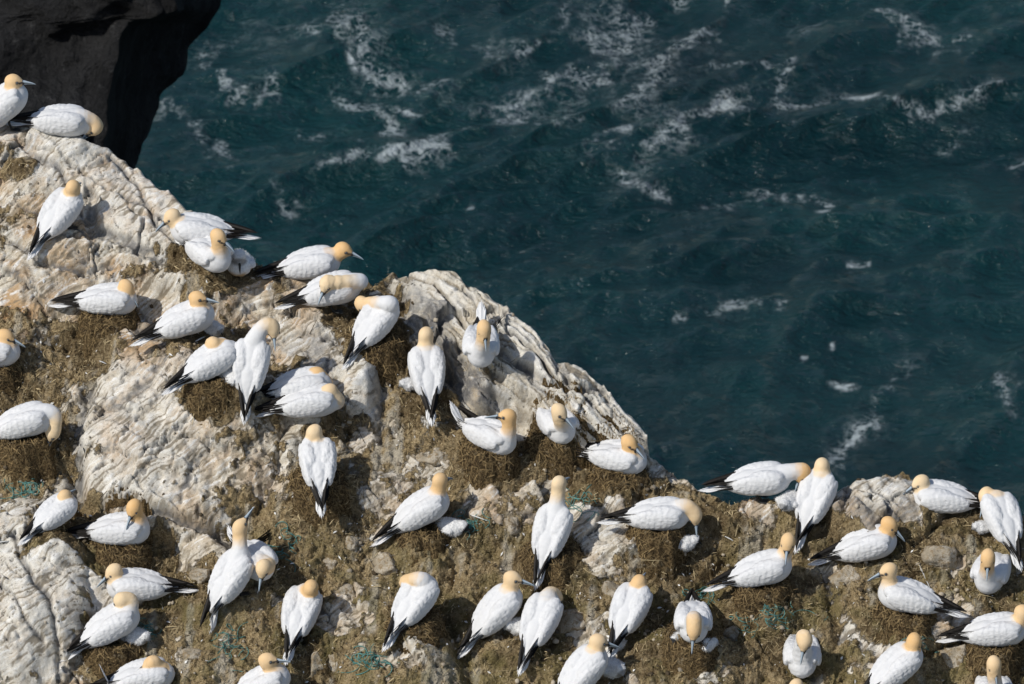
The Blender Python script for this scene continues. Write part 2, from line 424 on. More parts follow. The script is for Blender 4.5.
bird((209, 254), -52, 4, (218, 236), (.75, -.5, .45), nest=.05, label='gannet on the ridge beside a large chick, bill pointing down right')
bird((311, 265), 6, 8, (343, 249), (.9, -.28, .3), nest=.03, label='gannet on the ridge with the sea behind its head, facing right')
bird((332, 291), 8, 12, (327, 283), (-.45, -.8, .6), 'b', 0, 'standing gannet on the ridge with dark feet, head turned back over its side', hy=-.11, feet=True, arch=(361, 277))
bird((377, 322), 48, 30, (362, 304), (.4, -.75, .5), 'b', .08, 'gannet right of the standing one, neck bent back to preen, bill pointing down', hy=-.04, hx=.05, arch=(389, 299))
bird((108, 301), -4, 4, (126, 287), (.55, -.75, .35), nest=.12, label='gannet on a brown nest on the upper left rock, bill on its breast')
bird((186, 321), 15, 16, (197, 298), (.95, .02, .3), nest=.06, label='gannet with a chick tucked under its breast, bill pointing level right')
bird((213, 362), 28, 18, (213, 344), (-.5, -.5, -.7), 'b', .10, 'gannet with head buried in its back plumage beside the upright preening one', hy=.05, arch=(231, 345))
bird((251, 364), 80, 48, (273, 328), (.1, -.8, .5), 'b', 0, 'upright gannet seen from behind with neck curved right, bill pointing down', hx=.13, arch=(263, 322))
bird((301, 387), 10, 8, (316, 374), (-.7, -.3, .0), 'b', .03, 'rear one of the two sleeping gannets lying side by side', hy=.02, arch=(326, 380))
bird((310, 403), 8, 6, (329, 391), (-.75, -.4, .3), 'b', .06, 'front one of the two sleeping gannets, orange nape folded onto its back', hy=-.01, arch=(338, 398))
bird((427, 371), 96, 30, (426, 334), (.3, -.1, -.9), nest=.05, label='gannet seen from behind left of the striped slab, head turned away', hx=.15)
bird((481, 345), 270, -4, (484, 328), (.1, -.85, .5), nest=.04, label='gannet facing us high on the striped slab, tail raised behind, bill down', hx=.245, spread=40, tailup=45)
bird((490, 436), -38, -2, (508, 416), (-.8, .05, .1), nest=.16, label='gannet on a thick nest with white tail raised, bill pointing left over its back', tailup=50, spread=32)
bird((556, 423), 292, 0, (559, 411), (.7, -.6, .5), nest=.10, label='gannet in a hollow of the striped slab facing us, bill pointing down right', hx=.235, tailup=40)
bird((618, 458), -22, 2, (629, 442), (.72, -.48, .6), nest=.14, hy=-.03, label='gannet on a dark nest at the lower right end of the striped slab')
bird((422, 511), 18, 27, (440, 480), (.55, -.3, -.75), nest=.08, label='gannet sheltering a white chick, teal netting beside, head turned away right')
bird((552, 531), 68, 40, (559, 483), (.45, -.15, -.8), label='tall gannet seen from behind with neck stretched up, centre of the slope', hx=.15, nest=.08)
bird((659, 516), 0, 4, (695, 515), (.1, -.9, .3), 'd', .10, 'gannet with drooping orange head over a mottled chick, tail left', hy=-.02, arch=(686, 502))
bird((318, 463), 95, 27, (314, 432), (-.55, -.65, .2), nest=.10, label='ruffled gannet seen from behind below the sleeping pair, bill down left', hx=.13, ruffle=1.0)
bird((24, 423), 8, 16, (53, 432), (-.35, -.85, .2), 'd', .12, 'gannet left of the big boulder, head bowed right down', arch=(54, 410), hy=-.06)
bird((-9, 353), -5, 8, (5, 336), (.9, -.3, .3), nest=.08, label='gannet cut by the left edge above a dark nest, bill pointing right')
bird((56, 511), 42, 16, (66, 490), (.5, -.05, -.8), nest=.06, label='small hunched gannet seen from behind below the big boulder')
bird((120, 531), -4, 6, (134, 507), (-.35, -.7, .6), 'u', .10, 'gannet lying under the boulder crack, bill bent to its breast, long white tail left', hy=-.03)
bird((254, 560), -62, 2, (263, 568), (-.2, -.85, .45), 'd', .06, 'gannet behind the tall one with dark wing tips raised, orange head drooping', hx=.24, arch=(268, 562), tailup=25, spread=70)
bird((232, 577), 48, 40, (240, 527), (.5, .7, -.4), label='tall gannet with neck stretched skyward, white tail hanging straight down', hy=-.02, tailup=-32)
bird((137, 587), 180, 0, (114, 571), (-.75, -.55, .3), nest=.06, label='gannet facing left behind the preening one, long tail pointing right')
bird((112, 626), 22, 24, (121, 600), (-.4, -.75, -.35), 'b', .08, 'gannet bent over its far side beside a grey chick, lower left', hy=.03, arch=(131, 597))
bird((144, 678), 12, 6, (152, 663), (-.75, -.35, .2), 'b', .05, 'gannet at the bottom left edge with raised tail and head folded back', hy=-.02, arch=(165, 668), tailup=75)
bird((301, 612), 75, 24, (311, 587), (.15, -.2, -.9), nest=.06, label='gannet seen from behind in the lower left, crossed black wing tips', hx=.05, ruffle=.6)
bird((262, 686), 10, 26, (267, 660), (.95, .12, .2), nest=.05, label='gannet at the bottom edge with bill pointing level right above netting')
bird((416, 601), 52, 28, (407, 582), (-.35, -.65, -.5), 'b', .08, 'gannet with head tucked to its left shoulder on a grassy mound', hy=.09, arch=(420, 575), hx=.06)
bird((498, 611), 33, 36, (512, 578), (.95, -.15, .25), nest=.06, label='gannet standing half upright, eye and bill in profile, beside its smaller mate')
bird((541, 620), 64, 32, (555, 597), (.45, -.75, -.3), 'd', .06, 'gannet right of the half-upright one, head bowed away', hx=.24, arch=(550, 590))
bird((584, 672), 40, 34, (598, 641), (.85, -.3, -.1), nest=.06, label='orange-headed gannet at the bottom edge beside a fluffy chick')
bird((630, 609), 66, 24, (639, 582), (.3, -.05, -.9), nest=.06, label='gannet seen from behind in front of a grey stone, orange head upright', hx=.14)
bird((693, 621), 270, 3, (694, 630), (-.1, -.85, .45), 'd', .12, 'gannet facing us with bowed head, feeding small chicks on a mossy mound', hx=.29, arch=(694, 614))
bird((762, 571), 8, 14, (788, 541), (-.12, -.72, .68), 'u', .10, 'large gannet above teal netting, bill tucked down against its neck', hy=-.01)
bird((760, 481), 2, 6, (802, 473), (-.35, -.85, .25), nest=0, label='standing gannet leaning over its chick with the sea behind', feet=True, arr='d', arch=(800, 466))
bird((816, 497), 62, 38, (822, 465), (.1, -.15, -1), nest=.04, label='tall gannet seen from behind against the sea, slim neck stretched up', hx=.14)
bird((867, 546), 6, 14, (889, 524), (.72, -.62, .3), nest=.06, label='gannet below the grey boulder, bill pointing down right')
bird((942, 499), 172, 2, (921, 482), (-.85, -.42, .3), nest=.06, label='gannet on the far right rim facing left, sea behind its back')
bird((1002, 518), 108, 26, (986, 495), (-.25, -.75, .4), nest=.04, label='gannet at the right edge, neck curved left with bill down', hx=.19)
bird((908, 598), 168, 10, (889, 570), (-.88, -.25, .3), nest=.10, label='gannet lower right facing left, tail pointing down right')
bird((992, 572), 252, 0, (988, 557), (-.05, -.8, .55), nest=.06, label='gannet facing us at the right, bill resting on its white breast', hx=.235)
bird((996, 632), 4, 4, (1023, 612), (.9, -.3, .2), nest=.08, label='gannet cut by the right edge, tail pointing left')
bird((802, 655), 268, 0, (805, 641), (-.2, -.85, .45), 'd', .05, 'gannet facing us at the bottom, bill pushed between drooping wings', hx=.255, arch=(803, 634), ruffle=.8)
bird((897, 668), 32, 26, (914, 641), (-.1, -.75, .62), 'u', .05, 'gannet at the bottom right preening its breast, bill straight down', hy=-.03)
bird((993, 690), 275, 0, (994, 664), (.15, -.85, .45), nest=.05, label='gannet at the bottom right corner, only head and neck in view', hx=.23)
bird((795, 716), 250, 0, (796, 687), (-.3, -.7, .5), nest=.04, label='gannet below the bottom edge, only the crown of its head showing', hx=.23)

# chicks: centre px, size, heading, label, dark face, soiled
CH = [((239, 263), 1.25, 275, 'large white chick with dark bill and brown soiled belly on the ridge', .6, 1),
      ((213, 328), .75, 300, 'white chick peeping out under the level-billed gannet', 0, .2),
      ((234, 377), .95, 330, 'grey-white chick between the tucked gannet and the upright one', 0, .5),
      ((411, 384), .62, 200, 'white chick showing left of the gannet by the striped slab', 0, .3),
      ((450, 527), .95, -30, 'white chick lying beside teal netting, dark face turned right', 1, .1),
      ((682, 543), .85, -10, 'mottled chick flat in the nest under the drooping orange head', 1, .1),
      ((134, 636), .95, 320, 'grey chick in front of the bent-over gannet, lower left', 0, .2),
      ((521, 626), .9, 200, 'white chick squeezed between the two lower gannets', 0, .2),
      ((611, 667), 1.0, 300, 'fluffy chick beside the orange-headed gannet at the bottom', .4, .2),
      ((616, 643), .7, 250, 'pale chick at the tail of the gannet by the grey stone', .3, .2),
      ((680, 637), .62, 230, 'small chick with dark face left of the bowed feeding gannet', 1, .1),
      ((703, 645), .72, 350, 'small white chick lying right of the feeding bill', .5, .1),
      ((789, 501), .9, 240, 'chick under the standing gannet by the sea rim', .3, .1),
      ((983, 527), .6, 200, 'white chick showing left of the right edge gannet', 0, .2)]

# ------------------------------------------------------------------ the cliff the colony sits on
SL = math.tan(math.radians(30.0))
NRM = np.array([0, -math.sin(math.radians(30)), math.cos(math.radians(30))])

def plane_hit(u, v):                                   # px -> point on the mean slope
    d = px_ray(u, v); den = d[..., 2] - SL * d[..., 1]; num = SL * CAM[1] - CAM[2]
    return CAM + d * (num / den)[..., None]

CREST = [(-900, 40), (-300, 90), (-60, 128), (0, 133), (10, 130), (40, 134), (75, 140), (105, 150), (150, 182), (200, 222), (232, 248), (262, 268), (290, 280), (340, 282), (375, 280), (392, 276), (420, 272), (440, 272), (470, 286),
         (505, 308), (530, 328), (548, 345), (556, 358), (575, 366), (598, 386), (620, 408), (640, 430), (647, 442), (649, 462), (662, 474), (690, 488), (712, 497), (730, 503), (762, 500), (800, 492), (840, 488), (870, 478), (900, 474), (930, 480), (960, 492), (1000, 506), (1024, 516), (1300, 560), (1900, 640)]
# big forms: u, v, ru, rv, rot, height (m), edge sharpness
FORMS = [(172, 430, 112, 112, 20, .34, .5), (105, 205, 150, 62, 33, .20, .8), (30, 285, 90, 70, 0, .10, 1), (318, 372, 62, 72, 10, .17, .6), (360, 395, 18, 60, -6, .07, .6),
         (525, 362, 160, 52, 38, .30, .6), (585, 400, 80, 30, 40, .10, .6), (445, 360, 75, 34, 55, .14, .6), (882, 512, 58, 42, -12, .26, .6), (15, 610, 70, 120, 12, .30, .6), (100, 590, 55, 28, -20, .10, .8),
         (690, 680, 70, 55, 0, .22, .8), (400, 660, 70, 60, 0, .22, .8), (320, 490, 70, 55, 0, .16, 1), (870, 650, 60, 60, 0, .20, .7), (590, 575, 60, 50, 0, .10, 1), (770, 630, 80, 50, 0, .14, 1), (225, 560, 50, 24, 20, .10, .7), (225, 670, 60, 40, 0, .12, 1),
         (610, 525, 60, 34, 25, .10, .8), (770, 520, 60, 36, 0, .12, .8), (955, 560, 60, 26, 10, .08, 1), (480, 560, 80, 40, 0, .08, 1), (960, 660, 60, 50, 0, .12, 1), (255, 300, 80, 30, 15, .08, 1)]
CRACKS = [([(22, 142), (58, 172), (92, 236)], .020, .05), ([(112, 158), (140, 195), (172, 240)], .018, .05), ([(60, 160), (110, 190), (160, 215), (195, 235)], .012, .03), ([(95, 470), (140, 415), (190, 365)], .014, .035), ([(118, 498), (180, 425), (245, 372)], .016, .04), ([(85, 430), (120, 380), (160, 345)], .012, .03),
          ([(430, 288), (500, 350), (560, 405), (610, 448)], .016, .05), ([(462, 290), (530, 350), (590, 405), (640, 448)], .014, .045), ([(405, 300), (440, 330), (470, 345)], .02, .05), ([(500, 312), (540, 356), (575, 410)], .010, .03), ([(0, 235), (40, 262), (90, 275), (120, 260)], .022, .05), ([(20, 205), (70, 225), (90, 240)], .012, .03),
          ([(270, 345), (300, 330), (345, 345)], .018, .04), ([(330, 340), (322, 380), (345, 430)], .014, .035), ([(10, 540), (50, 600), (60, 684)], .022, .05), ([(0, 580), (40, 640)], .014, .035), ([(855, 495), (880, 515), (925, 520)], .016, .04), ([(870, 480), (895, 500), (905, 530)], .012, .03),([(88, 190), (95, 232), (130, 240), (160, 256), (190, 246)], .05, .10), ([(88, 390), (74, 420), (72, 460), (78, 505)], .07, .16), ([(78, 505), (130, 500), (165, 512), (205, 528), (250, 555)], .045, .12),
          ([(374, 340), (378, 390), (384, 440)], .04, .06), ([(520, 364), (545, 380), (575, 388), (600, 394)], .03, .09), ([(556, 358), (570, 372), (566, 392)], .03, .06), ([(392, 288), (418, 325), (448, 372), (486, 425), (520, 450)], .06, .10),
          ([(25, 335), (60, 345), (95, 325)], .05, .07), ([(140, 330), (165, 345), (150, 385), (105, 410)], .04, .05), ([(455, 345), (468, 370), (500, 380)], .05, .12), ([(215, 430), (190, 470), (180, 500)], .02, .03),
          ([(820, 540), (845, 520), (850, 490)], .04, .08), ([(330, 560), (300, 640), (310, 690)], .05, .07), ([(455, 560), (440, 610), (470, 680)], .06, .09), ([(720, 560), (700, 600), (740, 640)], .06, .09), ([(830, 580), (840, 640), (830, 690)], .06, .09)]
ROCK = [(120, 330, 60, 40, 0, .55), (290, 310, 70, 26, 10, .85), (240, 460, 60, 50, 0, .55), (300, 420, 40, 30, 0, .5), (40, 330, 40, 30, 0, .4), (340, 520, 60, 30, 0, .45), (540, 580, 40, 30, 0, .35), (740, 520, 50, 30, 0, .55), (810, 600, 40, 30, 0, .4), (490, 510, 60, 30, 0, .5), (720, 590, 40, 24, 0, .35), (960, 620, 40, 30, 0, .4),(110, 195, 165, 72, 34, 1), (55, 270, 120, 62, 0, .95), (165, 285, 70, 50, 30, .6), (150, 440, 88, 95, 0, 1), (215, 410, 60, 60, 0, .6), (300, 335, 80, 42, -15, .95), (325, 380, 55, 48, 0, .95), (362, 400, 14, 60, -5, 1), (540, 366, 165, 66, 38, 1.6),
        (440, 330, 48, 70, -30, 1), (475, 395, 48, 50, -30, .95), (15, 610, 72, 120, 10, 1), (95, 592, 58, 24, -22, .9), (610, 522, 65, 30, 30, .8), (560, 480, 50, 30, 30, .75), (880, 506, 62, 40, -8, 1), (770, 500, 70, 24, 0, .6), (220, 555, 55, 24, 20, .75),
        (385, 500, 45, 40, 0, .55), (435, 455, 45, 35, 0, .55), (410, 420, 40, 26, 0, .55), (868, 640, 40, 40, 0, .7), (690, 665, 34, 26, 0, .45), (592, 628, 28, 24, 0, .75), (950, 560, 40, 22, 0, .6), (415, 640, 34, 26, -20, .55), (250, 285, 60, 22, 30, .6), (160, 340, 40, 30, 0, .5),
        (205, 450, 90, 70, 0, .55), (340, 610, 60, 40, 0, .35), (830, 560, 40, 30, 0, .5), (600, 560, 70, 30, 0, .3), (25, 470, 40, 40, 0, .2), (650, 680, 40, 30, 0, .4)]
PALE = [(100, 180, 105, 42, 36, 1), (40, 155, 50, 25, 0, 1), (130, 440, 62, 75, 0, .8), (175, 390, 50, 35, -30, .7), (560, 360, 120, 30, 42, .9), (420, 290, 40, 24, 30, .9), (20, 600, 55, 100, 8, .9), (320, 350, 50, 35, 0, .7), (362, 400, 14, 55, -5, .9), (95, 592, 55, 22, -22, .9), (885, 490, 45, 18, -10, .8), (865, 640, 30, 30, 0, .6), (590, 515, 50, 22, 30, .5)]
NESTY = [(108, 146, 12, 9), (90, 342, 36, 34), (15, 380, 48, 34), (38, 452, 36, 26), (10, 172, 18, 18), (190, 265, 28, 26), (245, 280, 40, 20), (205, 345, 24, 20), (212, 403, 48, 20), (395, 335, 22, 40), (425, 405, 36, 26), (490, 350, 24, 36), (490, 465, 55, 34), (580, 450, 30, 22), (620, 490, 60, 24), (330, 432, 36, 20),
         (325, 505, 45, 40), (130, 560, 50, 26), (60, 535, 34, 22), (180, 600, 50, 40), (280, 560, 28, 30), (550, 580, 46, 40), (690, 570, 50, 40), (660, 640, 40, 44), (780, 600, 60, 40), (780, 650, 50, 44), (820, 540, 30, 30), (900, 550, 60, 30), (890, 620, 40, 26), (960, 530, 40, 24), (540, 660, 40, 26), (460, 530, 40, 30), (350, 320, 30, 16), (420, 620, 50, 34), (1000, 600, 34, 26), (730, 520, 30, 26), (300, 650, 40, 40)]

def ell(U, V, u, v, ru, rv, ro=0.0):
    co, si = math.cos(math.radians(ro)), math.sin(math.radians(ro)); du, dv = U - u, V - v
    return np.hypot((du * co + dv * si) / ru, (-du * si + dv * co) / rv)

def build_cliff():
    st = .0110
    xs = graded(-4.5, 4.5, st, -26, 26, 1.18); ys = graded(-3.2, 2.3, st, -16, 22, 1.18)
    X, Y = np.meshgrid(xs, ys); P = np.stack([X, Y, Y * SL], -1)
    Q = np.stack([X, Y * 1.155], -1)
    def ribs(a, sc, seed):
        s = (X * math.cos(a) + Y * 1.155 * math.sin(a)); c = (-X * math.sin(a) + Y * 1.155 * math.cos(a)) + .07 * n_mid
        return fbm(np.stack([s * sc * .09 + seed, c * sc], -1), 3, .62)
    n_big = fbm(Q * .75 + 9, 2); n_mid = fbm(Q * 2.4 + 2, 3); wob_u = fbm(Q * 2.2 + 3, 3); wob_v = fbm(Q * 2.2 + 41, 3); fine = fbm(Q * 11 + 7, 4, .62)
    # big forms, settled so that they come out where the photograph has them
    h = np.zeros_like(X)
    for it in range(3):
        U, V = project(P + h[..., None] * NRM); U = np.clip(U, -3000, 4000); V = np.clip(V, -3000, 4000)
        wu = U + 16 * wob_u; wv = V + 16 * wob_v
        hn = .09 * n_big + .065 * n_mid
        for (u, v, ru, rv, ro, ht, sh) in FORMS:
            q = ell(.5 * (U + wu), .5 * (V + wv), u, v, ru, rv, ro); hn = hn + ht * np.clip(1 - q * q, 0, 1) ** sh
        h = hn if it == 0 else .4 * h + .6 * hn
    U, V = project(P + h[..., None] * NRM); U = np.clip(U, -3000, 4000); V = np.clip(V, -3000, 4000)
    wu = U + 16 * wob_u; wv = V + 16 * wob_v
    # trodden ledges where birds sit
    for b in B:
        u, v = b['c'][0], b['c'][1] + 16
        k = np.argmin((U - u) ** 2 + (V - v) ** 2); pc = P.reshape(-1, 3)[k]
        q = np.hypot(X + .10 * wob_u - pc[0], (Y + .08 * wob_v - pc[1]) * 1.1)
        h += sstep(.44, .13, q) * (.022 - .62 * np.clip(Y - pc[1], -.28, .28) * SL)
    # what is rock and what is matted soil
    rock = np.zeros_like(X)
    for (u, v, ru, rv, ro, s) in ROCK:
        rock = np.maximum(rock, s * np.clip(1.35 - ell(wu, wv, u, v, ru, rv, ro), 0, 1))
    nesty = np.zeros_like(X)
    for (u, v, ru, rv) in NESTY:
        nesty = np.maximum(nesty, sstep(1.2, .45, ell(wu, wv, u, v, ru, rv) + .25 * fine))
    soil = np.clip(.93 - rock + .42 * fbm(Q * 2.6, 5, .6) + .26 * fine + .70 * nesty, -.5, 1)
    soil = sstep(.38, .78, soil)
    # angular blocks: facets from warped cells, with open joints between them
    def cells(S, seed):
        r = np.random.default_rng(seed); A = S[..., 0]; Bc = S[..., 1]
        ia, ib = np.floor(A), np.floor(Bc); d1 = np.full(A.shape, 9.); d2 = np.full(A.shape, 9.); val = np.zeros(A.shape)
        tab = r.random((64, 64, 4))
        for da in (-1, 0, 1):
            for db in (-1, 0, 1):
                T = tab[(ia + da).astype(int) % 64, (ib + db).astype(int) % 64]
                pa, pb = ia + da + T[..., 0], ib + db + T[..., 1]
                d = np.hypot(A - pa, Bc - pb); hit = d < d1
                val = np.where(hit, T[..., 2] - .5 + (T[..., 3] - .5) * 1.1 * (A - pa) + (T[..., 2] - .5) * (Bc - pb), val)
                d2 = np.where(hit, d1, np.minimum(d2, d)); d1 = np.minimum(d, d1)
        return val, d2 - d1
    wq = Q + .10 * np.stack([fbm(Q * 3 + 5, 3), fbm(Q * 3 + 25, 3)], -1)
    f1, e1 = cells(wq @ np.array([[1.6, .9], [-1.2, 2.3]]) + 30, 1); f2, e2 = cells(wq @ np.array([[4.4, 2.0], [-3.0, 6.0]]) + 90, 2); f3, e3 = cells(wq @ np.array([[13., 3.0], [-5.0, 17.]]) + 190, 3)
    bare = 1 - soil
    pale = np.zeros_like(X)
    for (u, v, ru, rv, ro, s_) in PALE: pale = np.maximum(pale, s_ * sstep(1.25, .6, ell(wu, wv, u, v, ru, rv, ro)))
    h += (f1 * .12 + f2 * .024) * (1 - .6 * soil) * (1 - .3 * pale) + f3 * (.009 + .016 * soil)
    joint = np.maximum(sstep(.07, .0, e1) * sstep(-.1, .3, n_mid), .7 * sstep(.07, 0, e2) * sstep(.0, .4, wob_u)) * bare
    h -= .045 * joint + .045 * n_mid * pale * bare
    # foliation: thin ribs, running down right on the right slab, up right on the left boulder
    right_slab = sstep(370, 420, wu) * sstep(670, 650, U) * sstep(490, 450, V)
    a1 = math.radians(-47); a2 = math.radians(38)
    stri = np.where(right_slab > .5, ribs(a1, 12, 3) * .55 + ribs(a1, 40, 8) * .6, ribs(a2, 9, 13) * .28 + ribs(a2, 42, 18) * .75 + .30 * fine)
    h += (.040 * right_slab + .008 * (1 - right_slab)) * stri * bare
    clod = fbm(Q * 24 + 1, 2, .7)
    h += soil * (.024 * fine + .016 * np.abs(clod) + .012 * clod) + bare * (.004 * fine + .002 * clod)
    vert = fbm(np.stack([X * 7 + 2, Y * .9], -1), 3)
    crack = .8 * joint
    for (pl, w, dep) in CRACKS:
        au = np.array(pl, float); d = seg_dist(U + 6 * n_mid + 2.5 * fine, V + 3 * fine, [tuple(a) for a in au]) / 125
        g = sstep(w * 1.8, 0, d); h -= dep * g; crack = np.maximum(crack, g)
    # rim and the drop to the sea behind it
    cu, cv = np.array(CREST, float).T
    vc = np.interp(U, cu, cv) + 5 * fbm(np.stack([X * 5, 0 * X], -1), 4)
    slope_c = np.interp(U, .5 * (cu[1:] + cu[:-1]), np.diff(cv) / np.diff(cu))
    s = (vc - V) / 125 / np.sqrt(1 + np.clip(slope_c, -1.2, 1.2) ** 2)
    far = np.clip(s, 0, None); drop = np.sqrt(far ** 2 + .0006) - .0245
    PP = P + (h * (.35 + .65 * sstep(.35, -.05, s)))[..., None] * NRM
    PP[..., 2] -= drop * 2.6 + np.clip(far - 1.5, 0, None) * 3
    nearfall = np.clip(-4.2 - Y, 0, None); PP[..., 2] -= nearfall * 1.2
    PP[..., 2] = np.maximum(PP[..., 2], SEA_Z - 3)
    dark = np.maximum.reduce([sstep(1.3, .5, ell(wu, wv, 448, 355, 85, 24, 55)), sstep(1.3, .5, ell(wu, wv, 470, 400, 40, 34, 40)), .8 * sstep(1.3, .5, ell(wu, wv, 870, 522, 46, 22, -10)), .55 * sstep(1.3, .5, ell(wu, wv, 300, 350, 30, 22)),
                              .5 * sstep(1.3, .5, ell(wu, wv, 215, 255, 30, 20)), .9 * sstep(.2, .8, crack)])
    rust = np.clip(.75 * sstep(330, 240, U) * sstep(470, 330, V) + .45 + .5 * n_mid - .35 * right_slab, 0, 1)
    guano = np.clip(vert * .9 + .35 * fbm(Q * 9, 3) + .18, 0, 1) * (1 - .55 * nesty)
    green = sstep(430, 620, V) * .55
    at = {'soil': soil, 'stri': stri, 'dark': dark, 'rust': rust, 'guano': guano, 'nest': nesty * soil, 'green': green, 'pale': pale}
    o = mesh_obj('cliff_top', PP.reshape(-1, 3), grid_faces(len(xs), len(ys)), M['cliff'], attrs={k: a.ravel() for k, a in at.items()})
    tag(o, kind='structure')
    return o, PP, soil, nesty, U, V
CLIFF, CP_V, CP_SOIL, CP_NEST, CP_U, CP_VV = build_cliff()
bpy.context.view_layer.update()

def ground_px(u, v, lift=0.0):
    """the point the pixel's ray meets when everything stands `lift` above the cliff; returned on the cliff"""
    o = Vector(CAM - np.array([0, 0, lift])); d = Vector(px_ray(u, v))
    hit, p, n, i = CLIFF.ray_cast(o, d)
    if not hit:
        p0 = plane_hit(np.array(float(u)), np.array(float(v))); return np.array(p0) - np.array([0, 0, lift]), Vector(NRM)
    return np.array(p), n

def ground_below(x, y):
    hit, p, n, i = CLIFF.ray_cast(Vector((x, y, 40)), Vector((0, 0, -1)))
    return (p.z, n) if hit else (y * SL, Vector(NRM))

# ------------------------------------------------------------------ solid shapes from distance fields
def smin(a, b, k):
    hh = np.clip(.5 + .5 * (b - a) / k, 0, 1)
    return b + (a - b) * hh - k * hh * (1 - hh)

def ellipsoid(P, c, r, Rm=None):
    q = P - c
    if Rm is not None: q = q @ Rm
    r = np.asarray(r); k0 = np.linalg.norm(q / r, axis=-1); k1 = np.linalg.norm(q / (r * r), axis=-1) + 1e-9
    return k0 * (k0 - 1) / k1

def roundcone(P, a, b, ra, rb):
    ab = b - a; t = np.clip(((P - a) @ ab) / (ab @ ab + 1e-12), 0, 1)
    return np.linalg.norm(P - a - t[..., None] * ab, axis=-1) - (ra + (rb - ra) * t)

def surface_net(f, lo, hi, st, disp=None):
    n = np.ceil((hi - lo) / st).astype(int) + 1
    n = ((n + 3) // 4) * 4 + 1
    ax = [lo[i] + st * np.arange(n[i]) for i in range(3)]
    cg = np.stack(np.meshgrid(*[a[::4] for a in ax], indexing='ij'), -1)
    dc = f(cg.reshape(-1, 3)).reshape(cg.shape[:3])
    act = np.abs(dc) < st * 7.5
    D = np.repeat(np.repeat(np.repeat(dc, 4, 0), 4, 1), 4, 2)[:n[0], :n[1], :n[2]]
    A = np.repeat(np.repeat(np.repeat(act, 4, 0), 4, 1), 4, 2)[:n[0], :n[1], :n[2]]
    idx = np.argwhere(A); pts = lo + st * idx
    D[A] = f(pts)
    s = D < 0
    cnt = np.zeros(np.array(D.shape) - 1, int); acc = np.zeros((*cnt.shape, 3))
    sl = lambda o: tuple(slice(o[i], o[i] + cnt.shape[i]) for i in range(3))
    cor = [(i, j, k) for i in (0, 1) for j in (0, 1) for k in (0, 1)]
    for a in cor:
        for k in range(3):
            if a[k] == 0:
                b = list(a); b[k] = 1; b = tuple(b)
                da, db = D[sl(a)], D[sl(b)]; cr = s[sl(a)] != s[sl(b)]
                t = np.where(cr, da / np.where(cr, da - db, 1), 0)
                for q in range(3):
                    acc[..., q] += cr * (a[q] + (t if q == k else 0))
                cnt += cr
    act = cnt > 0; vid = np.full(cnt.shape, -1); vid[act] = np.arange(act.sum())
    V = lo + st * (np.argwhere(act) + acc[act] / cnt[act][:, None])
    F = []
    for k in range(3):
        o1, o2 = [(1, 2), (2, 0), (0, 1)][k]
        inner = [slice(1, -1)] * 3; inner[k] = slice(0, -1)
        nxt = [slice(1, -1)] * 3; nxt[k] = slice(1, None)
        a, b = s[tuple(inner)], s[tuple(nxt)]
        E = np.argwhere(a != b); sg = a[a != b]
        if len(E) == 0: continue
        base = E + 1; base[:, k] -= 1
        def cell(d1, d2):
            q = base.copy(); q[:, o1] -= d1; q[:, o2] -= d2
            return vid[q[:, 0], q[:, 1], q[:, 2]]
        quad = np.stack([cell(1, 1), cell(0, 1), cell(0, 0), cell(1, 0)], 1)
        quad[~sg] = quad[~sg][:, ::-1]
        F.append(quad)
    F = np.concatenate(F); F = F[(F >= 0).all(1)]
    e = st * .3                                                     # settle the vertices onto the surface
    for _ in range(1):
        d0 = f(V); g = np.stack([f(V + e * np.eye(3)[i]) - f(V - e * np.eye(3)[i]) for i in range(3)], -1) / (2 * e)
        V = V - np.clip(d0, -st, st)[:, None] * g / np.maximum((g * g).sum(1), .25)[:, None]
    if disp is not None: V = V + disp(V)[:, None] * g / (np.linalg.norm(g, axis=1, keepdims=True) + 1e-9)
    return V, F

def rot_y(a):                                                       # nose-up pitch
    c, s = math.cos(a), math.sin(a); return np.array([[c, 0, -s], [0, 1, 0], [s, 0, c]])
def rot_z(a):
    c, s = math.cos(a), math.sin(a); return np.array([[c, -s, 0], [s, c, 0], [0, 0, 1]])

def unit(v): v = np.asarray(v, float); return v / (np.linalg.norm(v) + 1e-9)

def blades(specs, seg=6):
    """tapered, slightly cupped feathers: (root, tip, width, side vector, thickness)"""
    V, F = [], []
    for (a, b, w, side, th, droop) in specs:
        a, b, side = np.asarray(a), np.asarray(b), unit(side); ax = unit(b - a); nn = unit(np.cross(ax, side)); i0 = len(V)
        for k in range(seg + 1):
            t = k / seg; wd = w * (1 - .18 * (1 - t)) * math.sqrt(max(1 - t ** 3.0, 0.0)) + .0006
            c = a + (b - a) * t + nn * droop * t * t
            for (sx, sz) in ((-1, 0), (0, 1), (1, 0), (0, -1)):
                V.append(c + side * sx * wd / 2 + nn * sz * th / 2 * (1 - .7 * t))
        for k in range(seg):
            for j in range(4):
                p, q = i0 + k * 4 + j, i0 + k * 4 + (j + 1) % 4
                F.append((p, q, q + 4, p + 4))
        F.append((i0 + 3, i0 + 2, i0 + 1, i0)); e = i0 + seg * 4; F.append((e, e + 1, e + 2, e + 3))
    return np.array(V), np.array(F)

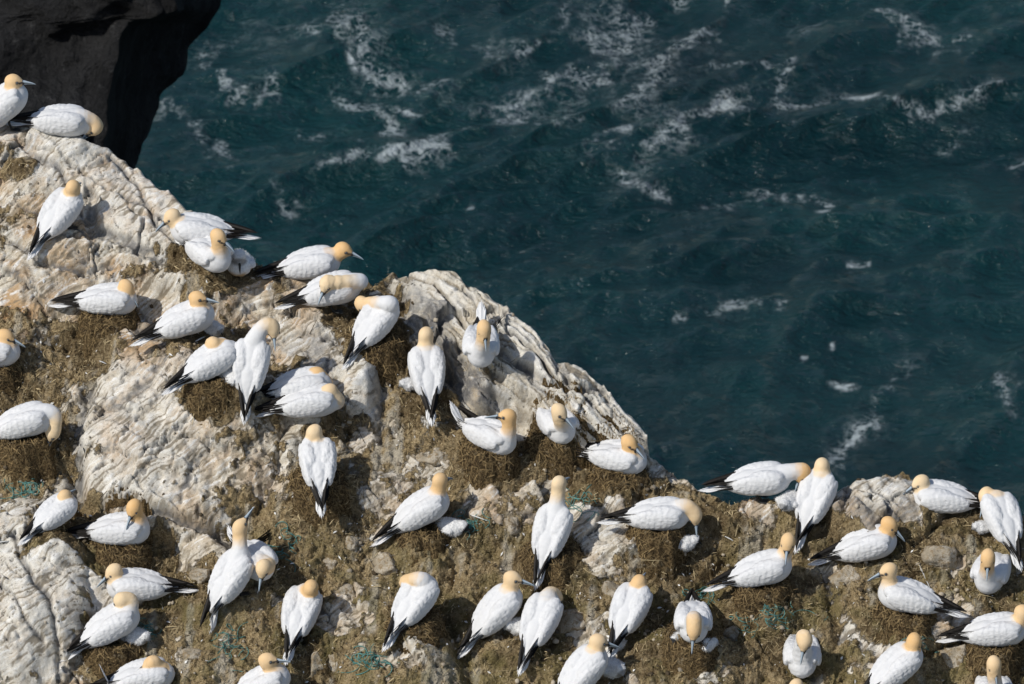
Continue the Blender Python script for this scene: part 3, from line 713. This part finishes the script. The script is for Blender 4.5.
def bill_mesh(base, d, up, L, r):
    side = np.cross(d, up); V, dk, F = [], [], []
    nr, ns = 8, 12
    for k in range(nr + 1):
        t = k / nr; rr = r * (1 - t) ** .72 * (1 - .22 * math.sin(math.pi * t)) + .0012
        c = base + d * L * t - up * (.010 * t ** 3)
        for j in range(ns):
            a = 2 * math.pi * j / ns
            V.append(c + side * math.cos(a) * rr * .80 + up * math.sin(a) * rr * 1.12)
            dk.append(1.0 if (j in (0, ns // 2) or t < .08) else (.35 if j in (1, ns // 2 - 1) else 0.0))
    for k in range(nr):
        for j in range(ns):
            p, q = k * ns + j, k * ns + (j + 1) % ns
            F.append((p, q, q + ns, p + ns))
    return np.array(V), np.array(F), np.array(dk)

def ball(c, r, n=8):
    V, F = [], []
    for i in range(n + 1):
        th = math.pi * i / n
        for j in range(n):
            ph = 2 * math.pi * j / n
            V.append(c + r * np.array([math.sin(th) * math.cos(ph), math.sin(th) * math.sin(ph), math.cos(th)]))
    for i in range(n):
        for j in range(n):
            F.append((i * n + j, (i + 1) * n + j, (i + 1) * n + (j + 1) % n, i * n + (j + 1) % n))
    return np.array(V), np.array(F)

def tube(path, r, ns=5):
    path = np.asarray(path, float); V, F = [], []
    T = np.gradient(path, axis=0)
    for k, p in enumerate(path):
        t = unit(T[k]); a = unit(np.cross(t, (0.3, 0.2, 1))); b = np.cross(t, a)
        rr = r[k] if hasattr(r, '__len__') else r
        for j in range(ns):
            an = 2 * math.pi * j / ns; V.append(p + rr * (a * math.cos(an) + b * math.sin(an)))
    for k in range(len(path) - 1):
        for j in range(ns):
            p, q = k * ns + j, k * ns + (j + 1) % ns; F.append((p, q, q + ns, p + ns))
    return np.array(V), np.array(F)

NEST_LABEL = {(108, 301): 'brown peat nest on the upper left rock under a right-facing gannet', (213, 362): 'brown nest below the gannet with buried head, left of the sleeping pair', (490, 436): 'thick brown nest at the foot of the striped slab',
              (618, 458): 'dark straw-covered nest at the lower right end of the striped slab', (-9, 353): 'dark nest at the left edge beside the upper rock'}
def make_nest(base, h, label, r0):
    """a low heap of trodden peat and weed with a hollow in the top and loose strands round it, moulded onto the slope"""
    n_r, n_a = 30, 84
    r = np.random.default_rng(int(r0 * 1e4) % 9973); sd = r.random() * 50
    rr = np.linspace(0, .285, n_r); an = np.linspace(0, 2 * math.pi, n_a, endpoint=False)
    Rg, Ag = np.meshgrid(rr, an, indexing='ij')
    wob = 1 + .22 * perlin(np.stack([np.cos(Ag) * 1.5 + sd, np.sin(Ag) * 1.5, 0 * Ag], -1)) + .06 * perlin(np.stack([np.cos(Ag) * 5 + sd, np.sin(Ag) * 5, 0 * Ag], -1))
    G = np.stack([Rg * wob * np.cos(Ag), Rg * wob * np.sin(Ag), 0 * Rg], -1)
    gz = np.array([ground_below(base[0] + p[0], base[1] + p[1])[0] for p in G.reshape(-1, 3)]).reshape(Rg.shape) - base[2]
    top = h - .030 * sstep(.15, .04, Rg)
    wgt = sstep(.27, .155, Rg + .02 * perlin(G * 9 + sd))
    nz = fbm(G * 15 + sd, 4, .6)
    G[..., 2] = gz + np.maximum(top - gz, -.04) * wgt - .02 * sstep(.3, .0, wgt) + (.022 * nz + .018 * np.abs(fbm(G * 38 + sd, 2))) * sstep(.285, .24, Rg) - .045 * sstep(.22, .28, Rg)
    a = np.arange(n_r * n_a).reshape(n_r, n_a); b = np.roll(a, -1, 1)
    F = np.stack([a[:-1], a[1:], b[1:], b[:-1]], -1).reshape(-1, 4)
    e = empty('nest', base); tag(e, label, 'nest', 'nests built up on the colony slope')
    mesh_obj('mound', G.reshape(-1, 3), F, M['nest'], e)
    N = 900; ir = r.integers(11, n_r - 5, N); ia = r.integers(0, n_a, N)
    c = G[ir, ia]; t1 = G[ir + 1, ia] - G[ir - 1, ia]; t2 = G[ir, (ia + 1) % n_a] - G[ir, ia - 1]
    out = np.cross(t1, t2); out /= np.linalg.norm(out, axis=1, keepdims=True) + 1e-9
    t1 /= np.linalg.norm(t1, axis=1, keepdims=True) + 1e-9; t2 /= np.linalg.norm(t2, axis=1, keepdims=True) + 1e-9
    d = t2 * r.normal(0, .8, (N, 1)) + t1 * r.normal(.3, .7, (N, 1)) + out * r.normal(.1, .22, (N, 1))
    d /= np.linalg.norm(d, axis=1, keepdims=True); L = r.uniform(.02, .10, (N, 1)); wv = np.cross(d, out); wv /= np.linalg.norm(wv, axis=1, keepdims=True) + 1e-9
    w = r.uniform(.0012, .0030, (N, 1)); off = out * r.uniform(.002, .014, (N, 1))
    p0 = c + off - d * L * .5; p1 = c + off * 1.6 + out * .006; p2 = c + off + d * L * .5 - np.array([0, 0, 1]) * L * .12
    SV = np.stack([p0 - wv * w, p0 + wv * w, p1 + wv * w, p1 - wv * w, p2 + wv * w * .3, p2 - wv * w * .3], 1).reshape(-1, 3)
    k = np.arange(N)[:, None] * 6
    SF = np.concatenate([k + [0, 1, 2, 3], k + [3, 2, 4, 5]])
    tag(mesh_obj('strands', SV, SF, M['straw'], e, smooth=False), kind='stuff')

def make_bird(i, b):
    yaw = math.radians(b['yaw']); p = math.radians(b['pitch']); nest = b['nest']; sc = b.get('s', 1.0)
    cz = .108 + .13 * max(math.sin(p), 0) + (.05 if b.get('feet') else 0)
    nest *= .55
    seat = max(nest - .03, 0) if nest else 0.0
    base, _ = ground_px(*b['c'], cz + seat)
    root_loc = base + np.array([0, 0, seat])
    if nest > .042:
        make_nest(tuple(base), nest, NEST_LABEL.get(b['c'], 'peat nest under the ' + b['label'].split(',')[0]), abs(b['c'][0] * .731 + b['c'][1] * .377) / 97)
    e = empty('gannet', tuple(root_loc), yaw)
    tag(e, b['label'], 'bird', 'adult gannets of the colony')
    if 'small hunched' in b['label']: e.scale = (.84, .84, .84)                       # a small bird
    Rz = rot_z(yaw); C = np.array([0, 0, cz]); Ry = rot_y(p)
    to_loc = lambda Pw: (np.asarray(Pw) - root_loc) @ Rz
    cam_l = to_loc(CAM)
    front = abs(math.sin(yaw)) > .72 and not b.get('sag')
    def px_local(px, hx, hy):
        d = px_ray(*px) @ Rz
        if front: t = (hx - cam_l[0]) / d[0]
        else: t = (hy - cam_l[1]) / d[1]
        return cam_l + d * t
    hx = b['hx'] if b['hx'] is not None else .16
    Hc = px_local(b['head'], hx, b['hy'])
    bl = np.array(b['bill'], float); bill = unit(np.array([bl[0], -bl[2], bl[1]]) @ Rz)
    N0 = C + Ry @ np.array([.135, 0, .030])
    up = np.array([0, 0, 1.0])
    mid = None
    if 'arch' in b:
        ahx = hx - .03 if front else 0; A = px_local(b['arch'], (hx * .8), b['hy'] * .5); mid = A - np.array([0, 0, .035])
    arr = {'u': unit(up + .15 * bill), 'd': unit(bill * .8 + np.array([.35, 0, 0])), 'b': unit(bill * .7 + np.array([-.2, 0, .0]))}[b['arr']]
    # neck centre line
    if mid is None:
        L = np.linalg.norm(Hc - N0); P1 = N0 + L * .38 * unit(Ry @ np.array([.75, 0, .65])); P2 = Hc - arr * L * .42
        ts = np.linspace(0, 1, 9)[:, None]
        NK = (1 - ts) ** 3 * N0 + 3 * (1 - ts) ** 2 * ts * P1 + 3 * (1 - ts) * ts ** 2 * P2 + ts ** 3 * Hc
    else:
        ts = np.linspace(0, 1, 10)[:, None]
        Q = 2 * mid - .5 * (N0 + Hc); Q = mid + (Q - mid) * .85
        NK = (1 - ts) ** 2 * N0 + 2 * (1 - ts) * ts * Q + ts ** 2 * Hc
    b['_r'] = round(float(np.linalg.norm(Hc - C)), 3)
    b['_len'] = float(np.linalg.norm(np.diff(NK, axis=0), axis=1).sum())
    nT = len(NK); tk = np.linspace(0, 1, nT)
    tq = np.clip(tk / .62, 0, 1); RN = .086 + (.050 - .086) * (tq * (2 - tq))
    hup = up - bill * (up @ bill)
    if np.linalg.norm(hup) < .25: hup = (arr if b['arr'] == 'u' else np.array([1., 0, .2])); hup = hup - bill * (hup @ bill)
    hup = unit(hup); hside = np.cross(bill, hup)
    RH = np.stack([bill, hside, hup], 1)
    ruf = b.get('ruffle', .25); seed = i * 3.7
    wing_y = math.radians(7.5)
    def torso(Pl):
        q = (Pl - C) @ Ry * np.array([1, .93, .97]); q[..., 0] = np.where(q[..., 0] < 0, q[..., 0] * 1.10, q[..., 0])
        d = ellipsoid(q, np.array([.085, 0, -.004]), (.150, .103, .110))
        d = smin(d, ellipsoid(q, np.array([-.03, 0, -.004]), (.235, .096, .100)), .05)
        d = smin(d, roundcone(q, np.array([-.10, 0, .0]), np.array([-.335, 0, -.012]), .078, .022), .05)
        return d, q
    def wings(q):
        d = None
        for s in (1, -1):
            Rw = rot_z(s * wing_y) @ rot_y(math.radians(3))
            for (c, r) in (((.035, s * .062, .054), (.150, .056, .060)), ((-.040, s * .092, .024), (.200, .034, .076))):
                w = ellipsoid(q, np.array(c), r, Rw); d = w if d is None else smin(d, w, .005)
            d = smin(d, roundcone(q * np.array([1, 1.25, .9]), np.array([-.06, s * .090, .034]), np.array([-.300, s * .040, .022]), .054, .008), .006)
        return d
    def head(Pl):
        d = ellipsoid(Pl, Hc, (.068, .051, .055), RH)
        return smin(d, roundcone(Pl, Hc + bill * .034 - hup * .004, Hc + bill * .086 - hup * .008, .037, .018), .02)
    def neck(Pl):
        d = None
        for k in range(nT - 1):
            w = roundcone(Pl, NK[k], NK[k + 1], RN[k], RN[k + 1]); d = w if d is None else smin(d, w, .02)
        return d
    def f(Pl):
        d, q = torso(Pl); d = smin(d, wings(q) - .003, .005)
        d = smin(d, smin(neck(Pl), head(Pl), .025), .022 if mid is not None else .035)
        return d
    def ruffle(Pl):
        q = (Pl - C) @ Ry
        w = perlin(q * np.array([20, 30, 30]) + seed) * .6 + perlin(q * np.array([48, 60, 60]) + seed) * .35
        qw = q * np.array([1, .93, .97]); qw[..., 0] = np.where(qw[..., 0] < 0, qw[..., 0] * 1.10, qw[..., 0])
        row = -qw[..., 0] / .048 + .55 * perlin(qw * np.array([9, 22, 22]) + seed) + qw[..., 2] * 5; row = row - np.floor(row)
        lay = (1 - row) ** 1.5 * sstep(.006, -.004, wings(qw) - torso(Pl)[0]) * sstep(-.26, -.20, q[..., 0]) * sstep(.14, .06, q[..., 0])
        return .0042 * lay - (.0012 + .007 * ruf) * w * np.clip(1 - 6 * np.clip(.075 - np.linalg.norm(Pl - Hc, axis=-1), 0, 1) / .075, .15, 1)
    T = C + (np.array([[.26, .13, .14], [-.38, -.13, -.14], [.26, -.13, -.14], [-.38, .13, .14]]) @ Ry.T)
    allp = np.concatenate([T, NK, [Hc + bill * .1]]); lo = allp.min(0) - .11; hi = allp.max(0) + .11
    V, F = surface_net(f, lo, hi, .0093, ruffle)
    d_t, q = torso(V); d_w = wings(q); d_n = np.minimum(neck(V), head(V))
    A_, D_ = NK[:-1], np.diff(NK, axis=0)
    tp = np.clip(((V[:, None, :] - A_[None]) * D_[None]).sum(2) / ((D_ * D_).sum(1)[None] + 1e-9), 0, 1)
    tt_ = (np.arange(nT - 1)[None] + tp) / (nT - 1)
    seglen = np.linalg.norm(V[:, None, :] - A_[None] - tp[..., None] * D_[None], axis=2) - np.interp(tt_, tk, RN) - .012 * tt_
    tn = tt_[np.arange(len(V)), np.argmin(seglen, 1)]; Ln = max(b['_len'], .12)
    along = (1 - tn) * Ln
    yel = sstep(.20, .055, along + .02 * perlin(V * 25)) * sstep(.004, -.010, d_n - np.minimum(d_t, d_w))
    hd = (V - Hc) @ RH
    dark = np.zeros(len(V))
    for s in (1, -1):
        dark = np.maximum(dark, sstep(.019, .010, np.linalg.norm((V - (Hc + bill * .042 + hside * s * .044 + hup * .006)), axis=1)))
        dark = np.maximum(dark, sstep(.012, .004, np.abs(hd[:, 2] + .001)) * sstep(.052, .060, hd[:, 0]) * (np.abs(hd[:, 1]) < .05))
    dark = np.maximum(dark, sstep(.072, .086, hd[:, 0]) * (np.linalg.norm(hd[:, 1:], axis=1) < .04))
    wing = sstep(.012, -.006, d_w - np.minimum(d_t, d_n)) * .85 + .15
    r = np.random.default_rng(100 + i)
    soiled = np.clip(sstep(-.02, -.10, q[:, 2]) * .8, 0, 1) * r.uniform(.3, .9)
    mesh_obj('body', V, F, M['plumage'], e, attrs={'yellow': yel, 'darkface': dark * (yel > .05) * (np.abs(head(V)) < .006), 'wing': wing, 'soiled': soiled, 'tone': np.full(len(V), r.uniform(-.3, 1.5)), 'rest': q + i * .61})
    bv, bf, dk = bill_mesh(Hc + bill * .078 - hup * .007, bill, hup, .110, .0200)
    mesh_obj('bill', bv, bf, M['bill'], e, attrs={'dk': dk})
    for s in (1, -1):
        ev, ef = ball(Hc + bill * .043 + hside * s * .0425 + hup * .007, .009); mesh_obj('eye', ev, ef, M['eye'], e)
    # folded primaries, crossing over the tail
    tr = lambda v: C + Ry @ np.asarray(v, float)
    spr = math.radians(b.get('spread', 0)); cross = r.uniform(-.02, .03)
    for s in (1, -1):
        sp = []
        swing = spr if s == b.get('side', 1) else 0.0
        for k in range(7):
            ln = .330 - .024 * k + r.uniform(-.008, .008)
            a = np.array([-.150, s * (.062 + .002 * k), .060 - .011 * k])
            dirv = unit(np.array([-1, -s * (.235 + cross * 1.5) + s * .010 * k, -.115 + .012 * k]))
            if swing: dirv = rot_z(-s * swing) @ dirv
            sp.append((tr(a), tr(a + dirv * ln), .046, Ry @ np.array([.05, s * .65, .75]), .007, .010 * r.normal()))
        v_, f_ = blades(sp); mesh_obj('wing_tip', v_, f_, M['primaries'], e)
    tu = math.radians(b.get('tailup', -3)); sp = []
    Rt = rot_y(-tu)
    for k in range(7):
        x = (k - 3) / 3; ln = .235 * (1 - .28 * abs(x) ** 1.3)
        a = np.array([-.262, x * .018, -.016 - .004 * abs(x)]); dv = Rt @ unit(np.array([-1, x * .10, .0]))
        sp.append((tr(a), tr(a + dv * ln), .030, Ry @ np.array([0, 1, -.25 * x]), .006, 0.0))
    v_, f_ = blades(sp); mesh_obj('tail', v_, f_, M['tail'], e)
    if b.get('feet') or (b['pitch'] >= 26 and not nest):
        for s in (1, -1):
            hip = C + Ry @ np.array([-.03, s * .055, -.07]); w = Rz @ np.array([hip[0] + .02, hip[1], 0]) + root_loc
            gz, _ = ground_below(w[0], w[1]); ft = np.array([hip[0] + .02, hip[1], gz - root_loc[2] + .012])
            if ft[2] > hip[2] - .02: continue
            tv, tf = tube([hip, (hip + ft) / 2 + np.array([-.012, 0, 0]), ft], [.012, .0105, .011], 8)
            toes = [(ft + np.array([-.012, 0, 0]), ft + np.array([.085 * math.cos(a), .085 * math.sin(a), -.004]), .020, np.array([-math.sin(a), math.cos(a), 0]), .010, 0) for a in (-.5, 0, .5, 0.25, -.25)]
            v2, f2 = blades(toes, 5)
            mesh_obj('leg', np.concatenate([tv, v2]), np.concatenate([tf, f2 + len(tv)]), M['foot'], e)

def make_chick(i, spec):
    (u, v), s, yawd, label, dkf, soil = spec; dkf = max(dkf, .6)
    cz = .072 * s; base, _ = ground_px(u, v, cz); yaw = math.radians(yawd)
    e = empty('gannet_chick', tuple(base), yaw); tag(e, label, 'chick', 'downy gannet chicks')
    big = s > 1.1
    C = np.array([0, 0, cz]); Hc = C + s * (np.array([.080, 0, .098]) if big else np.array([.115, .012, .040]))
    bill = unit((.62, 0, -.78)) if big else unit((.85, .1, -.5))
    hup = unit(np.array([0, 0, 1.]) - bill * bill[2]); hs = np.cross(bill, hup)
    def f(P):
        d = ellipsoid(P, C, (s * .125, s * .088, s * .070)); d = smin(d, roundcone(P, C + s * np.array([-.06, 0, 0]), C + s * np.array([-.15, 0, -.01]), s * .05, s * .012), .03)
        d = smin(d, roundcone(P, C + s * np.array([.06, 0, .02]), Hc, s * .058, s * .036), .03)
        d = smin(d, ellipsoid(P, Hc, np.array([.047, .042, .042]) * s), .015)
        d = smin(d, roundcone(P, Hc + bill * .02 * s, Hc + bill * .045 * s, s * .026, s * .015), .012)
        for q in (1, -1): d = smin(d, roundcone(P, C + s * np.array([.045, q * .080, .012]), C + s * np.array([-.085, q * .085, -.012]), s * .026, s * .010), .006)
        return d
    V, F = surface_net(f, C - s * np.array([.22, .17, .15]), C + s * np.array([.27, .17, .2]), .0075, lambda P: .0035 * perlin(P * 34 + i * 5) + .0025 * perlin(P * 75 + i))
    hd = V - Hc
    fx = hd @ bill
    dark = dkf * sstep(.016, .032, fx / s) * sstep(.075, .055, np.linalg.norm(hd, axis=1) / s)
    mesh_obj('body', V, F, M['down'], e, attrs={'darkface': dark, 'soiled': soil * sstep(.01, -.03, (V - C)[:, 2] / s)})
    r = np.random.default_rng(40 + i); k = r.choice(len(V), min(1500, len(V)), replace=False); p = V[k]; o_ = p - (C + (Hc - C) * .35); o_ /= np.linalg.norm(o_, axis=1, keepdims=True)
    keep = (p - Hc) @ bill < .018 * s; p, o_ = p[keep], o_[keep]
    d_ = o_ + r.normal(0, .55, o_.shape); d_ /= np.linalg.norm(d_, axis=1, keepdims=True); sd_ = np.cross(d_, o_ + .01); sd_ /= np.linalg.norm(sd_, axis=1, keepdims=True) + 1e-9
    SV = np.stack([p - sd_ * .0016 - o_ * .003, p + sd_ * .0016 - o_ * .003, p + d_ * r.uniform(.008, .019, (len(p), 1))], 1).reshape(-1, 3)
    tag(mesh_obj('down', SV, np.arange(len(SV)).reshape(-1, 3), M['tail'], e, smooth=False), kind='stuff')
    bv, bf, dk = bill_mesh(Hc + bill * .034 * s, bill, hup, (.085 if big else .052) * s, (.016 if big else .013) * s); mesh_obj('bill', bv, bf, M['foot'], e)
    for q in (1, -1):
        ev, ef = ball(Hc + s * (bill * .02 + hs * q * .034 + hup * .008), .006 * s, 6); mesh_obj('eye', ev, ef, M['foot'], e)

for i, b in enumerate(B): make_bird(i, b)
for i, c in enumerate(CH): make_chick(i, c)

# ------------------------------------------------------------------ loose stones
STONES = [((388, 566), 30, 26, 'pale rounded stone at the end of the sheltering gannet\'s tail'), ((318, 662), 24, 34, 'upright grey slab of stone at the bottom, right of the level-billed gannet'),
          ((332, 660), 14, 32, 'narrow splinter of stone leaning on the upright slab'), ((330, 562), 22, 16, 'light stone left of the pale rounded stone'), ((352, 544), 18, 20, 'small white-capped stone above the round stone'), ((345, 590), 28, 18, 'ochre stained stone below the light stones'),
          ((436, 455), 38, 22, 'dark mossy stone under the thick nest'), ((425, 523), 22, 20, 'pale stone by the netting left of the tall gannet'), ((512, 525), 22, 20, 'dark spotted stone left of the tall gannet in the centre'), ((613, 592), 34, 28, 'flat grey stone behind the orange-headed gannet'), ((572, 622), 34, 24, 'light flat stone right of the bowed gannet'),
          ((601, 573), 18, 12, 'small tilted pale stone on the brown slope'), ((938, 556), 40, 26, 'pale tan boulder below the right rim'), ((955, 656), 32, 34, 'speckled round stone at the lower right'), ((845, 575), 38, 24, 'broken tan block below the gannet by the grey boulder'), ((735, 634), 26, 18, 'grey stone under the netting'),
          ((195, 655), 26, 16, 'pale stone on the lower left soil'), ((200, 575), 28, 20, 'grey slab stone left of the skyward gannet'), ((265, 463), 14, 10, 'small pebble under the tan stone'),
          ((338, 448), 22, 14, 'dark stone right of the ruffled gannet\'s head'), ]
def make_stone(k, c, w, h, label):
    r = np.random.default_rng(500 + k); base, n = ground_px(*c, 0)
    rx = w / 2 / 125; rz = h / 2 / 125
    n_a, n_b = 44, 28; th = np.linspace(.001, math.pi - .001, n_b); ph = np.linspace(0, 2 * math.pi, n_a, endpoint=False)
    T, Ph = np.meshgrid(th, ph, indexing='ij'); D = np.stack([np.sin(T) * np.cos(Ph), np.sin(T) * np.sin(Ph), np.cos(T)], -1)
    rad = np.full(T.shape, 1.0)
    for _ in range(20):                                              # cut by flat planes: an angular block
        pn = unit(r.normal(size=3)); off = r.uniform(.50, .90); c_ = D @ pn
        rad = np.minimum(rad, np.where(c_ > .05, off / np.maximum(c_, .05), 9))
    rad = np.clip(rad, .35, 1) * (1 + .09 * fbm(D * 3.0 + k * 7, 4) + .05 * np.abs(fbm(D * 9 + k, 3)))
    V = D * rad[..., None] * np.array([rx * 1.12, (rx + rz) * .55, rz * 1.2])
    V = V @ rot_z(r.uniform(-.4, .4)).T
    a = np.arange(n_a * n_b).reshape(n_b, n_a); b = np.roll(a, -1, 1); F = np.stack([a[:-1], a[1:], b[1:], b[:-1]], -1).reshape(-1, 4)
    o = mesh_obj('stone', V.reshape(-1, 3), F, M['stone']); o.location = tuple(base + np.array([0, .02, -rz * .3]))
    tag(o, label, 'stone', 'loose stones on the slope')
for k, (c, w, h, l) in enumerate(STONES): make_stone(k, c, w, h, l)

# ------------------------------------------------------------------ scraps of teal fishing net, loose feathers
NETS = [((284, 548), 24, 24, 'tangle of teal fishing net right of the skyward gannet'), ((470, 526), 22, 14, 'loops of teal net around the white chick'), ((578, 502), 26, 22, 'teal net tangle right of the tall central gannet'), ((765, 620), 50, 26, 'wide teal net tangle below the large gannet, lower right'),
        ((375, 662), 34, 18, 'green-blue net strands on the grassy mound at the bottom'), ((232, 648), 26, 30, 'teal net strands above the bottom edge gannet'), ((25, 488), 24, 8, 'teal net scrap left of the small hunched gannet'), ((150, 633), 10, 10, 'teal net scrap beside the grey chick'), ((915, 652), 20, 16, 'few teal net threads beside the preening gannet at bottom right'), ((700, 596), 14, 10, 'teal net threads above the feeding gannet')]
def make_net(k, c, w, h, label):
    r = np.random.default_rng(900 + k); VS, FS, n = [], [], 0
    for s in range(int(10 + w * .45)):
        m = 13; t = np.linspace(0, 1, m); a0 = r.uniform(0, 6.28); cu = c[0] + r.normal(0, w * .38); cv = c[1] + r.normal(0, h * .38)
        rad = r.uniform(2, 9); span = r.uniform(1.5, 5.5)
        us = cu + rad * np.cos(a0 + span * t) + r.normal(0, 6) * t; vs_ = cv + rad * .7 * np.sin(a0 + span * t) + r.normal(0, 5) * t
        pts = []
        for u, v in zip(us, vs_):
            p, _ = ground_px(u, v, .004); pts.append(p + np.array([0, 0, .006]))
        pts = np.array(pts)
        jump = np.linalg.norm(np.diff(pts, axis=0), axis=1)
        if jump.max() > .15: continue
        pts[:, 2] += .02 * np.sin(np.pi * t) * r.random()
        v_, f_ = tube(pts, r.uniform(.0022, .0040), 4); VS.append(v_); FS.append(f_ + n); n += len(v_)
    if not VS: return
    o = mesh_obj('fishing_net', np.concatenate(VS), np.concatenate(FS), M['net']); tag(o, label, 'net', 'scraps of fishing net in the colony')
for k, (c, w, h, l) in enumerate(NETS): make_net(k, c, w, h, l)

FEATHERS = [((472, 515), (488, 520), 'long white feather lying by the net right of the white chick'), ((725, 536), (734, 540), 'small white feather in front of the drooping gannet\'s nest'), ((100, 361), (107, 363), 'white feather on the brown nest face under the upper left gannet'), ((920, 566), (932, 590), 'long thin pale feather shaft between the lower right gannets'), ((0, 542), (9, 540), 'white feather tip at the left edge'), ((196, 341), (206, 335), 'straw-coloured feather beside the gannet with buried head')]
def make_feather(k, a, b, label):
    p, _ = ground_px(*a, .012); q, _ = ground_px(*b, .012)
    p = p + np.array([0, 0, .012]); q = q + np.array([0, 0, .014]); m = (p + q) / 2
    side = unit(np.cross(q - p, (0, 0, 1)))
    v, f = blades([(p - m, q - m, .022, side, .003, .012), (p - m - (q - p) * .12, q - m, .005, side, .004, .012)], 8)
    o = mesh_obj('loose_feather', v, f, M['feather']); o.location = tuple(m); tag(o, label, 'feather', 'moulted feathers')
for k, (a, b, l) in enumerate(FEATHERS): make_feather(k, a, b, l)

# ------------------------------------------------------------------ straw, weed and crumbs lying all over the soil
def build_litter():
    r = np.random.default_rng(77); ny, nx = CP_SOIL.shape
    inside = (CP_U > -60) & (CP_U < 1090) & (CP_VV < 740) & (CP_VV > 100)
    wgt = np.where(inside, CP_SOIL ** 2 * .35 + CP_NEST * 1.3, 0); wgt[-2:] = 0; wgt[:, -2:] = 0; wgt[:2] = 0; wgt[:, :2] = 0
    wgt *= .35 + sstep(-.1, .5, fbm(np.stack([CP_U * .02, CP_VV * .02], -1), 3))
    N = 12000; id_ = r.choice(wgt.size, N, p=(wgt / wgt.sum()).ravel()); iy, ix = np.unravel_index(id_, wgt.shape)
    P = CP_V[iy, ix]; tx = CP_V[iy, ix + 1] - CP_V[iy, ix - 1]; ty = CP_V[iy + 1, ix] - CP_V[iy - 1, ix]
    nn = np.cross(tx, ty); nn /= np.linalg.norm(nn, axis=1, keepdims=True) + 1e-9
    d = r.normal(size=(N, 3)) + np.array([0, -.25, -.35]); d -= nn * (d * nn).sum(1, keepdims=True) * .8; d /= np.linalg.norm(d, axis=1, keepdims=True)
    L = r.uniform(.015, .075, (N, 1)) * (1 + (r.random((N, 1)) < .06) * 1.2); w = r.uniform(.0012, .0030, (N, 1)); s = np.cross(d, nn)
    c = P + nn * .006
    SV = np.stack([c - d * L / 2 - s * w, c - d * L / 2 + s * w, c + s * w + nn * .008, c - s * w + nn * .008, c + d * L / 2 + s * w * .4, c + d * L / 2 - s * w * .4], 1).reshape(-1, 3)
    k = np.arange(N)[:, None] * 6
    tag(mesh_obj('straw_litter', SV, np.concatenate([k + [0, 1, 2, 3], k + [3, 2, 4, 5]]), M['litter'], smooth=False), 'brown and straw-coloured plant litter strewn over the soil', 'litter', kind='stuff')
build_litter()

def build_pebbles():
    r = np.random.default_rng(78)
    inside = (CP_U > -60) & (CP_U < 1090) & (CP_VV < 740) & (CP_VV > 130)
    wgt = np.where(inside, .12 + CP_SOIL * .9, 0); wgt[-2:] = 0; wgt[:, -2:] = 0; wgt[:2] = 0; wgt[:, :2] = 0
    wgt *= sstep(-.15, .5, fbm(np.stack([CP_U * .015 + 9, CP_VV * .015], -1), 3)) + .12
    N = 5200; id_ = r.choice(wgt.size, N, p=(wgt / wgt.sum()).ravel()); iy, ix = np.unravel_index(id_, wgt.shape); P = CP_V[iy, ix]
    g = (1 + 5 ** .5) / 2
    ico = np.array([(-1, g, 0), (1, g, 0), (-1, -g, 0), (1, -g, 0), (0, -1, g), (0, 1, g), (0, -1, -g), (0, 1, -g), (g, 0, -1), (g, 0, 1), (-g, 0, -1), (-g, 0, 1)]) / 1.9
    fc = np.array([(0, 11, 5), (0, 5, 1), (0, 1, 7), (0, 7, 10), (0, 10, 11), (1, 5, 9), (5, 11, 4), (11, 10, 2), (10, 7, 6), (7, 1, 8), (3, 9, 4), (3, 4, 2), (3, 2, 6), (3, 6, 8), (3, 8, 9), (4, 9, 5), (2, 4, 11), (6, 2, 10), (8, 6, 7), (9, 8, 1)])
    size = .005 * (1 / np.maximum(r.random((N, 1, 1)), .04)) ** .55 * r.uniform(.7, 1.3, (N, 1, 1))
    size = np.minimum(size * .85, .022)
    V = ico[None] * (1 + r.normal(0, .18, (N, 12, 1))) * r.uniform(.6, 1.25, (N, 1, 3)) * size
    V = V + P[:, None, :] + np.array([0, 0, .15]) * size
    F = (np.arange(N)[:, None, None] * 12 + fc[None]).reshape(-1, 3)
    tag(mesh_obj('pebbles', V.reshape(-1, 3), F, M['pebble'], smooth=False), 'pale and brown crumbs of rock scattered over the slope', 'pebbles', kind='stuff')
build_pebbles()

def build_flecks():
    r = np.random.default_rng(79); wgt = np.where((CP_U > -40) & (CP_U < 1060) & (CP_VV < 720) & (CP_VV > 140), CP_SOIL + .1, 0); wgt[-2:] = 0; wgt[:, -2:] = 0; wgt[:2] = 0; wgt[:, :2] = 0
    N = 750; iy, ix = np.unravel_index(r.choice(wgt.size, N, p=(wgt / wgt.sum()).ravel()), wgt.shape)
    P = CP_V[iy, ix]; nn = np.cross(CP_V[iy, ix + 1] - CP_V[iy, ix - 1], CP_V[iy + 1, ix] - CP_V[iy - 1, ix]); nn /= np.linalg.norm(nn, axis=1, keepdims=True) + 1e-9
    d = r.normal(size=(N, 3)); d -= nn * (d * nn).sum(1, keepdims=True); d /= np.linalg.norm(d, axis=1, keepdims=True); s_ = np.cross(d, nn)
    L = r.uniform(.012, .045, (N, 1)); w = L * r.uniform(.12, .28, (N, 1)); c = P + nn * .010
    SV = np.stack([c - d * L / 2, c - s_ * w + nn * .006, c + d * L / 2 + nn * .004, c + s_ * w + nn * .006], 1).reshape(-1, 3)
    tag(mesh_obj('down_flecks', SV, np.arange(N)[:, None] * 4 + np.arange(4)[None], M['feather'], smooth=False), 'tiny white flecks of moulted down over the soil', 'down', kind='stuff')
build_flecks()
